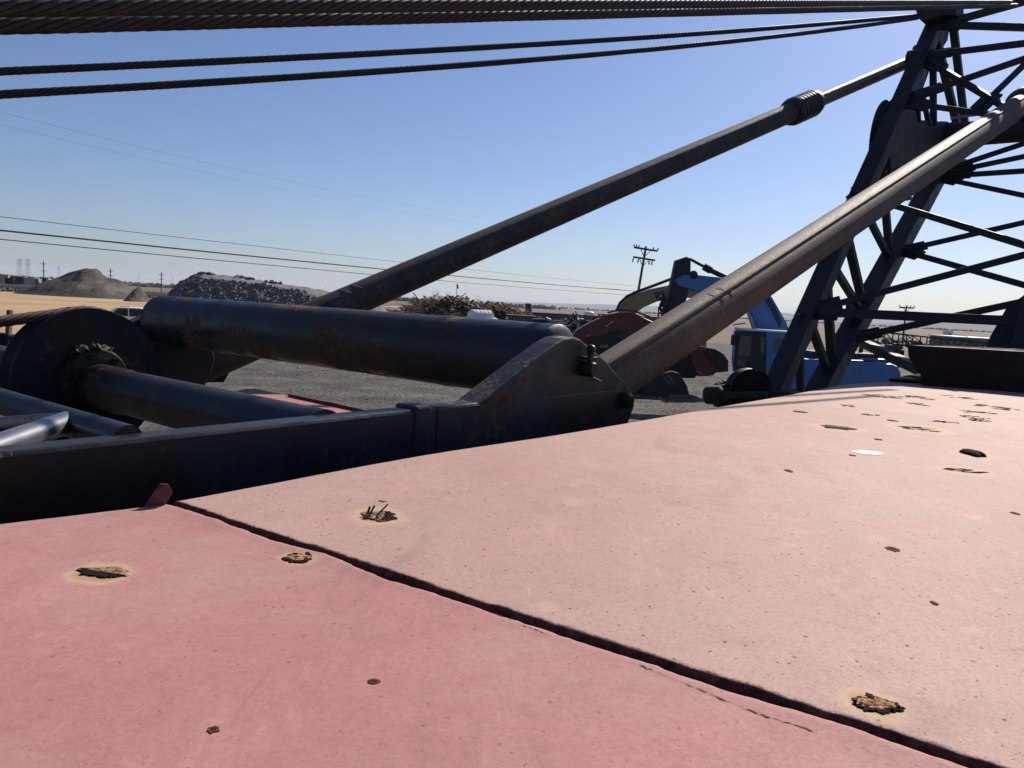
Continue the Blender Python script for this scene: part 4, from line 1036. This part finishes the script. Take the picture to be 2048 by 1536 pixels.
def stick(mb, u, v, ln, wd, up=.35):
    p = wf(u, v); d = Vector((rng.uniform(-1, 1), rng.uniform(-.6, .4), rng.uniform(-.5, .8) * up * 2)).normalized()
    mb.bar(p - d * ln * .4 + Z * .05, p + d * ln * .6 + Z * .05, wd, wd * rng.uniform(.3, .9))
for mat, nm, cnt in ((M['wood_a'], 'tan_splinters', 520), (M['wood_b'], 'brown_splinters', 520), (M['wood_c'], 'dark_splinters', 120)):
    mb = MB()
    for i in range(cnt): stick(mb, rng.random(), .08 + .46 * rng.random(), rng.uniform(.7, 2.6), rng.uniform(.05, .16), .14)
    mb.build(nm, mat, wp)['kind'] = 'stuff'
for a, b, wd, mt in (((880, 601), (907, 592), .22, 'wood_c'), ((900, 603), (917, 591), .2, 'wood_c'), ((938, 610), (947, 600), .2, 'wood_c'), ((970, 611), (977, 602), .16, 'wood_c'), ((990, 610), (997, 604), .14, 'wood_c'),
                     ((838, 611), (850, 594), .14, 'wood_a'), ((852, 606), (862, 594), .12, 'wood_a'), ((900, 605), (908, 612), .14, 'wood_a'), ((840, 612), (875, 601), .12, 'wood_b'), ((1008, 612), (1030, 622), .14, 'wood_c'),
                     ((868, 617), (872, 632), .22, 'wood_a'), ((953, 608), (957, 614), .12, 'white'), ((1012, 607), (1022, 616), .18, 'wood_a'), ((1018, 608), (1038, 620), .12, 'wood_a')):
    mb = MB(); mb.bar(at(*a, 76.5), at(*b, 77.0), wd, wd * .6); mb.build('timber', M[mt], wp)
mb = MB()
for x, y, r in ((892, 612, .9), (926, 620, .9), (1000, 632, 1.1), (860, 625, .8)):
    for i in range(26):
        p = at(x, y, 76); mb.rock(p + Vector((rng.gauss(0, r * .35), rng.gauss(0, .3), rng.gauss(0, r * .35))), .2, .2, .16, rng)
o = mb.build('root_clods', M['wood_c'], wp); o['kind'] = 'stuff'

# ---------------------------------------------------------------- tanks, sheds and plant
tk = thing('storage_tank', (at(957, 650, 66).x, 66, 0), 'large white ribbed storage tank lying in front of the wood pile', 'tank')
t0 = at(941, 635.5, 65.5); ax = Vector((1, .55, 0)).normalized()
prof = [(.2, -.09), (.60, -.05), (.70, .03)]
t = .07
for i in range(5): prof += [(.72, t), (.72, t + .25), (.675, t + .28), (.675, t + .315)]; t += .36
prof += [(.70, t), (.58, t + .08), (.2, t + .13)]
mb = MB(); mb.lathe(t0, ax, prof, 28); mb.build('shell', M['white_dirty'], tk, smooth=40)
for k in (.4, 1.4):
    mb = MB(); p = t0 + ax * k; mb.box((p.x, p.y, (p.z - .62) / 2), .12, .6, (p.z - .6) / 2, ax, Vector((-ax.y, ax.x, 0)), Z); mb.build('saddle', M['grey_sheet'], tk)
tk2 = thing('storage_tank', (at(990, 642, 65).x, 65, 0), 'small white tank at the right end of the large ribbed tank', 'tank')
p = at(988, 640, 65); mb = MB(); mb.lathe((p.x, p.y, p.z - .4), Z, [(.36, 0), (.36, .36), (.3, .44), (.3, .52), (.06, .6)], 18); mb.build('shell', M['white_dirty'], tk2, smooth=40)
mb = MB(); mb.box((p.x, p.y, (p.z - .4) / 2), .35, .35, (p.z - .4) / 2); mb.build('stand', M['grey_sheet'], tk2)
pt = thing('spiky_plant', (at(937, 640, 62).x, 62, 0), 'dark green spiky plant in front of the white tank', 'plant')
mb = MB(); p = at(936, 640, 62); rng = random.Random(9)
for i in range(46):
    a = rng.uniform(0, 6.28); e = rng.uniform(.0, 1.3); d = Vector((math.cos(a) * math.cos(e), math.sin(a) * math.cos(e), math.sin(e)))
    q = p + d * rng.uniform(.35, .7); s_ = d.cross(Z).normalized() * .045
    mb.add([p - s_, p + s_, q + Z * .04 + s_ * .2 - Z * .15, q - s_ * .2 - Z * .15], [(0, 1, 2, 3)])
mb.build('fronds', M['leaf'], pt, recalc=False)
mb = MB(); mb.tube((p.x, p.y, 0), p, .12, .1, 8); mb.build('trunk', M['timber'], pt)
def shed(pix_top, D, depth, label, mat, roofmat=None, name='shed', cat='shed', corr=True):
    (x0, y0), (x1, y1) = pix_top
    a, b = at(x0, y0, D), at(x1, y1, D); h = (a.z + b.z) / 2
    root = thing(name, ((a.x + b.x) / 2, D + depth / 2, 0), label, cat)
    mb = MB(); mb.box(((a.x + b.x) / 2, D + depth / 2, h / 2), (b.x - a.x) / 2, depth / 2, h / 2); mb.build('wall', mat, root)
    if corr:
        mb = MB(); n = max(3, int((b.x - a.x) / .45))
        for i in range(n): mb.box((a.x + (b.x - a.x) * (i + .5) / n, D - .02, h / 2), .06, .03, h / 2 - .05)
        o = mb.build('wall_ribs', mat, root); o['kind'] = 'stuff'
    mb = MB(); mb.box(((a.x + b.x) / 2, D + depth / 2, h + .06), (b.x - a.x) / 2 + .12, depth / 2 + .12, .06); mb.build('roof', roofmat or mat, root)
    return root
shed([(1016, 633), (1070, 634)], 66, 3, 'grey steel container left of the dark engine block', M['grey_sheet'], name='container', cat='container')
shed([(1048, 623), (1215, 637)], 92, 8, 'long low dark roofed shed behind the plant', M['grey_sheet'], M['dark_sheet'])
shed([(1205, 632), (1330, 634)], 110, 6, 'pale grey wall of a low building behind the red boom', M['grey_sheet'], M['grey_sheet'], name='low_building', cat='building')
si = thing('hopper', (at(1057, 625, 96).x, 96, 0), 'dark tapered hopper rising above the shed roof', 'hopper')
mb = MB(); p = at(1057, 624, 96); q = at(1057.5, 607, 96)
mb.lathe((p.x, p.y, p.z - .3), q - p, [(.5, 0), (.42, .3), (.44, .32), (.40, (q - p).length + .25), (.36, (q - p).length + .3)], 20); mb.build('shell', M['dark_sheet'], si, smooth=40)
mb = MB(); mb.box((p.x, p.y, (p.z - .3) / 2), .5, .5, (p.z - .3) / 2); mb.build('stand', M['grey_sheet'], si)
do = thing('white_dome_tank', (at(1178, 626, 130).x, 130, 0), 'white flat dome behind the low shed', 'tank')
mb = MB(); p = at(1178, 626, 130); mb.ball(p, .86, 16, 8, (1, 1, .38)); mb.build('dome', M['white'], do, smooth=180)
mb = MB(); mb.lathe((p.x, p.y, 0), Z, [(.7, 0), (.7, p.z)], 16); mb.build('base', M['grey_sheet'], do)
ge = thing('engine_block', (at(1100, 655, 48).x, 48, 0), 'black engine unit with pale pipes beside the grey container', 'engine')
slab([(1064, 637), (1092, 638), (1092, 668), (1064, 668)], 48, 1.2, M['black'], 'housing', ge, .03)
slab([(1094, 648), (1140, 651), (1140, 672), (1094, 670)], 48, 1.0, M['dark_sheet'], 'frame', ge, .03)
mb = MB(); mb.tube(at(1108, 643, 47.6), at(1122, 644, 47.6), .12, n=10); mb.tube(at(1092, 637, 47.6), at(1101, 641, 47.6), .1, n=8); mb.build('muffler', M['galv'], ge)
mb = MB()
for x in (1105, 1112, 1122, 1128, 1134): mb.bar(at(x, 637, 47.5), at(x, 652, 47.5), .04)
mb.build('uprights', M['galv'], ge)
mb = MB(); mb.box(at(1100, 690, 48) * 1.0, .9, .6, 1.0); mb.build('skid', M['track'], ge)
lp = thing('jib_pole', (at(1150, 655, 47).x, 47, 0), 'thin slanting pale pole beside the red boom', 'pole')
mb = MB(); mb.tube(at(1137, 630, 47), at(1156, 649, 47), .035, n=6); mb.build('arm', M['galv'], lp)
mb = MB(); b_ = at(1156, 649, 47); mb.tube((b_.x, b_.y, 0), b_, .06, n=8); mb.build('post', M['galv'], lp)

rng = random.Random(31)
cl = thing('scrap_row', (at(1180, 660, 54).x, 54, 0), 'row of dark tangled scrap steel between the sheds and the red excavator', 'scrap heap')
mb = MB()
for i in range(150):
    x = rng.uniform(1120, 1260); y = rng.uniform(640, 690); p = at(x, y, rng.uniform(51, 57))
    if p.z < .1: continue
    mb.rock(p, rng.uniform(.1, .5), rng.uniform(.1, .4), rng.uniform(.06, .3), rng)
mb.build('scrap_lumps', M['dark_sheet'], cl)['kind'] = 'stuff'
mb = MB()
for i in range(60):
    x = rng.uniform(1118, 1220); y = rng.uniform(634, 668); p = at(x, y, rng.uniform(50, 56)); d = Vector((rng.uniform(-1, 1), 0, rng.uniform(-.4, .6))).normalized() * rng.uniform(.3, 1.0)
    mb.bar(p - d, p + d, rng.uniform(.03, .09))
mb.build('scrap_bars', M['track'], cl)['kind'] = 'stuff'
mb = MB()
for i in range(14):
    x = rng.uniform(1100, 1160); y = rng.uniform(638, 656); p = at(x, y, rng.uniform(47, 50)); d = Vector((rng.uniform(-1, 1), 0, rng.uniform(-.3, .6))).normalized() * rng.uniform(.15, .4)
    mb.bar(p - d, p + d, .05)
mb.build('pale_pipes', M['galv'], cl)['kind'] = 'stuff'
bs_ = thing('crushed_steel_heap', (at(1180, 690, 54).x, 54, 0), 'low dark bank of crushed steel under the tangled scrap row', 'scrap heap')
mb = MB(); a = at(1118, 672, 54); b = at(1262, 676, 54)
mb.grid(30, 8, lambda u, v: Vector((a.x + (b.x - a.x) * u, 52 + 5 * v, max(-.05, (a.z + .3 * mnoise.noise((u * 9, v * 3, 1))) * math.sin(math.pi * v) ** .5))))
mb.build('bank', M['dark_sheet'], bs_)
# ---------------------------------------------------------------- poles and lines
def util_pole(px, top, D, label, arms, lean=0, r=.14, group=None, zr=0):
    t = at(px, top, D); b = Vector((t.x + lean * t.z, D, 0))
    root = thing('utility_pole', b, label, 'utility pole', group)
    mb = MB(); mb.tube(b, t, r, r * .72, 10); mb.build('pole', M['timber'], root, smooth=40)
    d = (t - b).normalized()
    ux = Vector((1, zr, 0)).normalized(); ux = (ux - d * ux.dot(d)).normalized()
    for (dz, hl, ins) in arms:
        c = t - d * dz
        mb = MB(); mb.bar(c - ux * hl + Vector((0, -.12, 0)), c + ux * hl + Vector((0, -.12, 0)), .14, .16)
        mb.bar(c - ux * hl * .45 + Vector((0, -.15, 0)), c - d * .7, .05); mb.bar(c + ux * hl * .45 + Vector((0, -.15, 0)), c - d * .7, .05)
        cr = mb.build('crossarm', M['timber'], root)
        for q, up in ins:
            mb = MB(); p = c + ux * (hl * q) + Vector((0, -.12, 0))
            mb.lathe(p + d * (.08 if up else -.08), d * (1 if up else -1), [(.04, 0), (.075, .04), (.05, .08), (.075, .12), (.04, .18), (.02, .22)] if up else [(.02, 0), (.07, .12), (.05, .2), (.08, .3), (.04, .38)], 8)
            mb.build('insulator', M['insul'], cr)
    return root, t, d, ux
up, ut, ud, ux = util_pole(1292, 493, 70, 'tall wooden utility pole with two crossarms behind the yellow boom', [(.25, 1.08, ((-1, 1), (-.6, 1), (.62, 1), (1, 1), (-.8, 1))), (1.1, 1.0, ((-.97, 0), (-.5, 0), (.75, 0), (.5, 0)))], lean=-.1)
util_pole(1813, 612, 90, 'single crossarm utility pole seen between the boom chords', [(.2, .85, ((-1, 1), (0, 1), (.5, 1), (1, 1)))], lean=.0, r=.12)
gp_ = 'wooden poles along the far road'
util_pole(87, 522, 330, 'wooden pole with two crossarms left of the tall gravel mound', [(1.2, 1.5, ()), (4.2, 1.6, ())], r=.26, group=gp_)
util_pole(221, 537, 330, 'wooden pole rising from behind the tall gravel mound', [(1.2, 1.3, ()), (3, 1.3, ())], r=.24, group=gp_)
util_pole(323, 544, 330, 'wooden pole just left of the rubble hill', [(1.2, 1.3, ()), (3, 1.3, ())], r=.24, group=gp_)
def cable(P, Q, sag, r, label, ext=0, n=40, group='overhead lines left of the utility pole'):
    P, Q = Vector(P), Vector(Q); d = Q - P
    mb = MB(); mb.path([P + d * (-ext + (1 + ext) * i / n) - Z * sag * 4 * max(0, (i / n) * (1 - i / n)) for i in range(n + 1)], r, 6)
    return tag(mb.build('overhead_line', M['wire'], org=P, smooth=180), label, 'power line', group)
cable(at(0, 420, 26.6), at(1284, 573, 70), .25, .012, 'thin overhead wire, uppermost of the three crossing behind the tube', .5)
cable(at(0, 445, 27), at(1284, 583, 70), .3, .034, 'thick overhead cable, middle of the three crossing behind the tube', .5)
cable(at(0, 462, 25.5), at(1260, 590, 68), .3, .018, 'overhead wire, lowest of the three crossing behind the tube', .5)
cable(at(0, 203, 66), at(960, 434, 134), 1.2, .009, 'faint thin wire high in the sky at the left, upper one', .3, group='faint high wires')
cable(at(0, 228, 66), at(960, 448, 134), 1.2, .007, 'faint thin wire high in the sky at the left, lower one', .3, group='faint high wires')
gw = 'wires at the right behind the boom'
cable(at(1480, 612, 75), at(1813, 662, 90), .2, .02, 'thin wire right of the blue boom, upper one', .1, group=gw)
cable(at(1480, 620, 75), at(1813, 668, 90), .2, .02, 'thin wire right of the blue boom, lower one', .1, group=gw)
cable(at(1813, 641, 90), at(2060, 700, 80), .2, .02, 'thin wire sloping down right of the single crossarm pole', .0, group=gw)
# steel transmission towers
def tower_mesh():
    mb = MB(); H, w0, w1 = 42, 4.2, 1.0
    def cor(z, i): 
        k = w0 + (w1 - w0) * min(1, z / 34); return Vector((k * (1 if i in (1, 2) else -1), k * (1 if i > 1 else -1), z))
    for i in range(4): mb.bar(cor(0, i), cor(H, i), .24)
    zs = [0, 9, 17, 24, 30, 35, 39, 42]
    for a, b in zip(zs, zs[1:]):
        for i in range(4): mb.bar(cor(a, i), cor(b, (i + 1) % 4), .09); mb.bar(cor(b, i), cor(b, (i + 1) % 4), .12)
    for z, l in ((31, 6.5), (36, 5.5), (41, 4.5)):
        for s in (-1, 1): mb.bar((0, 0, z + 1), (s * l, 0, z), .22); mb.bar((0, 0, z - 1), (s * l, 0, z), .2)
    return mb
tm = tower_mesh()
tproto = None
gt = 'steel lattice pylons on the horizon'
for i, (px, top, H, lab) in enumerate((
        (37, 518, 30, 'pale lattice pylon, leftmost of the four at the far left'), (41.5, 517, 30, 'pale lattice pylon, second of the four at the far left'),
        (53.5, 518, 30, 'pale lattice pylon, third of the four at the far left'), (58, 518, 30, 'pale lattice pylon, rightmost of the four at the far left'),
        (118, 532, 22, 'single lattice pylon between the wooden pole and the gravel mound'), (277, 549, 14, 'small lattice pylon between two wooden poles'), (345, 552, 18, 'lattice pylon just left of the rubble hill'),
        (867, 581, 18, 'faint pylon above the left part of the wood pile, leftmost there'), (875, 581, 18, 'faint pylon above the left part of the wood pile, second there'), (893, 583, 15, 'faint pylon just left of the flag'), (900, 584, 15, 'faint pylon touching the flag pole'),
        (953, 590, 15, 'faint pylon above the white tank, left one'), (960, 591, 15, 'faint pylon above the white tank, second one'), (978, 593, 13, 'faint pylon right of the white tank, left one'), (985, 594, 13, 'faint pylon right of the white tank, right one'),
        (651, 571, 10, 'tiny pylon peeping over the end of the rubble hill'), (1136, 611, 10, 'tiny pylon beyond the low shed'), (1177, 612, 9, 'tiny pylon behind the white dome'), (1080, 610, 9, 'tiny pylon right of the dark hopper'))):
    hor = 553 + .0559 * px
    D = 42 * FPX / (H * 1.25)
    t_ = at(px, top, D)
    if tproto is None:
        tproto = tm.build('transmission_tower', M['galv']); o = tproto
    else:
        o = tproto.copy(); COL.objects.link(o)
    o.location = (t_.x, D, t_.z - 42); tag(o, lab, 'pylon', gt)
    if o.location.z > 0: o.scale = (1, 1, t_.z / 42); o.location.z = 0
    elif o.location.z < -.1: o.scale = (1, 1, t_.z / 42); o.location.z = 0
fl = thing('flag_pole', (at(914, 600, 160).x, 160, 0), 'flag hanging on a thin pole behind the wood pile', 'flag')
mb = MB(); tp = at(914, 567, 160); mb.tube((tp.x, 160, 0), tp, .09, .06, 8); mb.build('pole', M['galv'], fl)
mb = MB(); mb.add([tp, tp + Vector((.25, 0, -.25)), tp + Vector((.42, .1, -1.1)), tp + Vector((.2, 0, -1.0)), tp + Vector((.0, 0, -.9))], [(0, 1, 2, 3, 4)])
fo = mb.build('cloth', M['maroon'], fl); so = fo.modifiers.new('solid', 'SOLIDIFY'); so.thickness = .02
# ---------------------------------------------------------------- left side: pickup, post, far trucks, trees
pk = thing('pickup_truck', (at(262, 640, 62).x, 62, 0), 'white pickup truck on the road beyond the sheave', 'pickup truck')
Y = 62.0; x0 = at(196, 640, Y).x
def tp_(pts): return [Vector((x0 + x, Y - .95, z)) for x, z in pts]
hz = at(235, 613, Y).z
mb = MB(); mb.prism(tp_([(-.6, .45), (-.6, 1.0), (-.4, 1.12), (.9, 1.2), (3.2, 1.22), (5.2, 1.2), (5.2, .5)]), (0, 1.9, 0)); bd = mb.build('body', M['white'], pk, bevel=.06)
mb = MB(); mb.prism(tp_([(.75, 1.2), (1.65, hz - .05), (1.9, hz), (3.4, hz), (3.7, hz - .08), (3.9, 1.22)]), (0, 1.9, 0)); cb_ = mb.build('cab', M['white'], pk, bevel=.06)
def win(pts, y0, name='window'):
    mb = MB(); mb.prism([Vector((x0 + x, y0, z)) for x, z in pts], (0, .03, 0)); mb.build(name, M['car_glass'], cb_)
win([(1.15, 1.28), (1.78, hz - .1), (2.5, hz - .08), (2.5, 1.28)], Y - .975); win([(2.58, 1.28), (2.58, hz - .08), (3.5, hz - .1), (3.65, 1.28)], Y - .975)
mb = MB(); a, b = Vector((x0 + .82, Y - .85, 1.27)), Vector((x0 + 1.62, Y - .8, hz - .1))
mb.add([a, Vector((a.x, Y + .85, a.z)), Vector((b.x, Y + .8, b.z)), b, a + Vector((-.02, 0, .03)), Vector((a.x - .02, Y + .85, a.z + .03)), Vector((b.x - .02, Y + .8, b.z + .03)), b + Vector((-.02, 0, .03))], [(4, 5, 6, 7), (0, 1, 5, 4), (1, 2, 6, 5), (2, 3, 7, 6), (3, 0, 4, 7)])
mb.build('windscreen', M['car_glass'], cb_)
for wx in (.35, 4.1):
    for wy in (Y - .98, Y + .78):
        mb = MB(); mb.lathe((x0 + wx, wy, .4), (0, 1, 0), [(.3, 0), (.4, .03), (.4, .2), (.3, .23)], 20); wh = mb.build('wheel', M['black'], pk, smooth=40)
mb = MB(); mb.box((x0 + 1.35, Y - 1.08, 1.42), .07, .12, .14); mb.build('mirror', M['galv'], cb_)
mb = MB()
for q in range(4): mb.box((x0 + 2.0 + .16 * q, Y - .4 + .25 * q, hz + .02), .06, .03, .025)
mb.build('roof_lights', M['black'], cb_)
pk.rotation_euler.z = R(24)
ps = thing('fence_post', (at(17, 655, 40).x, 40, 0), 'dark wooden post standing before the tan field', 'post')
mb = MB(); mb.bar((at(14, 655, 40).x, 40, 0), at(20, 620, 40), .24, .2); mb.build('post', M['timber'], ps)
def far_truck(px, py, D, label, ln, h, mat, matb):
    p = at(px, py, D); root = thing('truck', (p.x, D, 0), label, 'truck', 'trucks parked beyond the dark bank')
    mb = MB(); mb.box((p.x, D, h * .62), ln * .32, 1.25, h * .34); mb.build('dump_body', matb, root)
    mb = MB(); mb.prism([Vector((p.x + ln * a, D - 1.2, h * b)) for a, b in ((.34, .25), (.34, .92), (.46, .92), (.52, .6), (.56, .55), (.56, .25))], (0, 2.4, 0)); mb.build('cab', mat, root)
    mb = MB()
    for a in (-.22, -.1, .45): mb.lathe((p.x + ln * a, D - 1.3, .5), (0, 1, 0), [(.5, 0), (.5, .3)], 14)
    mb.build('wheels', M['black'], root)
zoff = 0
for px, lab, ln, h, mt, mb2 in ((36, 'dark dump truck, leftmost on the far bank', 6, 4.3, 'grey_sheet', 'black'), (64, 'truck with tan body, second on the far bank', 6, 4.0, 'grey_sheet', 'tan_wall'), (85, 'dark dump truck with yellow cab, third on the far bank', 6, 4.2, 'amber', 'black'), (22, 'dark trailer beside the tan building', 4, 3.6, 'grey_sheet', 'maroon')):
    far_truck(px, 560, 262 + random.random() * 6, lab, ln, h, M[mt], M[mb2])
shed([(-30, 548), (16, 549)], 280, 8, 'tan building at the far left edge', M['tan_wall'], M['tan_wall'], name='low_building', cat='building', corr=False)
md = thing('excavator', (at(237, 565, 300).x, 300, 0), 'tiny red and grey machine right of the tall gravel mound', 'machine')
p = at(236, 562, 300); mb = MB(); mb.box((p.x, 300, 1.3), 2.2, 1.3, 1.2); mb.build('body', M['red'], md); mb = MB(); mb.box((p.x - .4, 300, 3.2), 1.8, 1.2, .8); mb.build('cab', M['grey_sheet'], md)
# bank of dark earth and scrub
def scatter(name, n, fx, mat, kind, lab=None, s=(.3, .8), flat=.6, seed=1):
    mb = MB(); rg = random.Random(seed)
    for i in range(n):
        p = fx(rg); q = rg.uniform(*s)
        for k in range(3): mb.rock(p + Vector((rg.gauss(0, q * .5), rg.gauss(0, q * .5), q * flat * rg.random())), q * .6, q * .5, q * .45, rg, .6)
    return tag(mb.build(name, mat), kind=kind)
scatter('scrub', 420, lambda g_: Vector((g_.uniform(-150, -22), 0, 0)) + Vector((0, 208 + g_.gauss(0, 5) - .12 * 60, 0)), M['scrub'], 'stuff', s=(.4, 1.1), flat=.5)
scatter('scrub', 200, lambda g_: Vector((g_.uniform(-80, -18), 47 + g_.gauss(0, .6), 0)), M['scrub'], 'stuff', s=(.08, .22), flat=.6, seed=2)
scatter('far_trees', 900, lambda g_: Vector((g_.uniform(-1100, 60), 1150 + g_.gauss(0, 60), 0)), M['tree'], 'stuff', s=(2.5, 6), flat=.7, seed=3)
scatter('far_trees', 700, lambda g_: Vector((g_.uniform(-300, 2200), 2300 + g_.gauss(0, 160), 0)), M['tree'], 'stuff', s=(2.5, 6), flat=.6, seed=4)
scatter('far_bushes', 160, lambda g_: Vector((g_.uniform(60, 200), 150 + g_.gauss(0, 16), 0)), M['tree'], 'stuff', s=(.5, 1.4), flat=.8, seed=6)
# ---------------------------------------------------------------- right side: lattice section, shed, machines
lt = thing('lattice_boom_section', (at(1870, 700, 62).x, 62, 0), 'long lattice crane section lying on stands at the right', 'crane section')
c0, c1, c2, c3 = at(1742, 662, 62), at(2080, 698, 62), at(1738, 684, 62), at(2080, 716, 62)
dep = Vector((0, 1.0, 0))
for k in (0, 1):
    for a, b in ((c0, c1), (c2, c3)):
        mb = MB(); mb.bar(a + dep * k, b + dep * k, .1); mb.build('chord', M['boom_steel'], lt)
for i in range(13):
    f = i / 12; a, b = c0.lerp(c1, f), c2.lerp(c3, f); g2 = (i + 1) / 12; a2, b2 = c0.lerp(c1, min(1, g2)), c2.lerp(c3, min(1, g2))
    for k in (0, 1):
        mb = MB(); mb.bar(a + dep * k, b + dep * k, .07); mb.build('post', M['boom_steel'], lt)
        if i < 12: mb = MB(); mb.bar((a if i % 2 else b) + dep * k, (b2 if i % 2 else a2) + dep * k, .055); mb.build('brace', M['boom_steel'], lt)
for f in (.05, .5, .95):
    mb = MB(); p = c2.lerp(c3, f); mb.bar((p.x, p.y + .5, 0), (p.x, p.y + .5, p.z), .4); mb.build('stand', M['timber'], lt)
sh = shed([(1916, 674), (2040, 683)], 88, 6, 'low shed with a bright white roof behind the lattice section', M['grey_sheet'], M['white'], corr=False)
for x, y, lab in ((1778, 692, 'small dark machine left of the lattice section stand'), (1790, 690, 'small dark machine right under the lattice section')):
    p = at(x, y, 75); t_ = thing('yard_machine', (p.x, 75, 0), lab, 'machine')
    mb = MB(); mb.box((p.x, 75, p.z * .4), .7, .6, p.z * .4); mb.build('body', M['black'], t_, bevel=.05)
    mb = MB(); mb.box((p.x + .1, 75, p.z * .9), .35, .5, p.z * .18); mb.build('cab', M['dark_sheet'], t_, bevel=.05)
t_ = thing('white_drum', (at(1754, 705, 60).x, 60, 0), 'white drum standing behind the blue counterweight', 'drum')
p = at(1753, 702, 60); mb = MB(); mb.lathe((p.x, p.y, 0), Z, [(.2, 0), (.24, .02), (.24, p.z), (.18, p.z + .05)], 16); mb.build('drum', M['white_dirty'], t_, smooth=40)
for x, lab in ((1892, 'tiny white trailer on the plain, left one'), (1900, 'tiny white trailer on the plain, right one')):
    p = at(x, 664, 520); t_ = thing('trailer', (p.x, 520, 0), lab, 'trailer', 'white trailers on the plain')
    mb = MB(); mb.box((p.x, 520, 1.8), 1.1, 2, 1.3); mb.build('body', M['white'], t_); mb = MB(); mb.box((p.x, 520, .4), .8, 1.5, .4); mb.build('wheels', M['black'], t_)

# ---------------------------------------------------------------- the air
hb = MB(); hb.box((0, 8600, 92), 15500, 8900, 93.5)
hz_m = bpy.data.materials.new('pale_haze'); hz_m.use_nodes = True
hn = hz_m.node_tree; hn.nodes.clear(); ho = hn.nodes.new('ShaderNodeOutputMaterial'); hv = hn.nodes.new('ShaderNodeVolumePrincipled')
hv.inputs['Color'].default_value = (.78, .86, 1.0, 1); hv.inputs['Density'].default_value = 7e-5; hv.inputs['Anisotropy'].default_value = .1
hn.links.new(hv.outputs[0], ho.inputs['Volume'])
ho_ = hb.build('haze', hz_m); ho_['kind'] = 'stuff'; ho_.display_type = 'WIRE'

for o in bpy.data.objects:
    if '_org' in o: del o['_org']
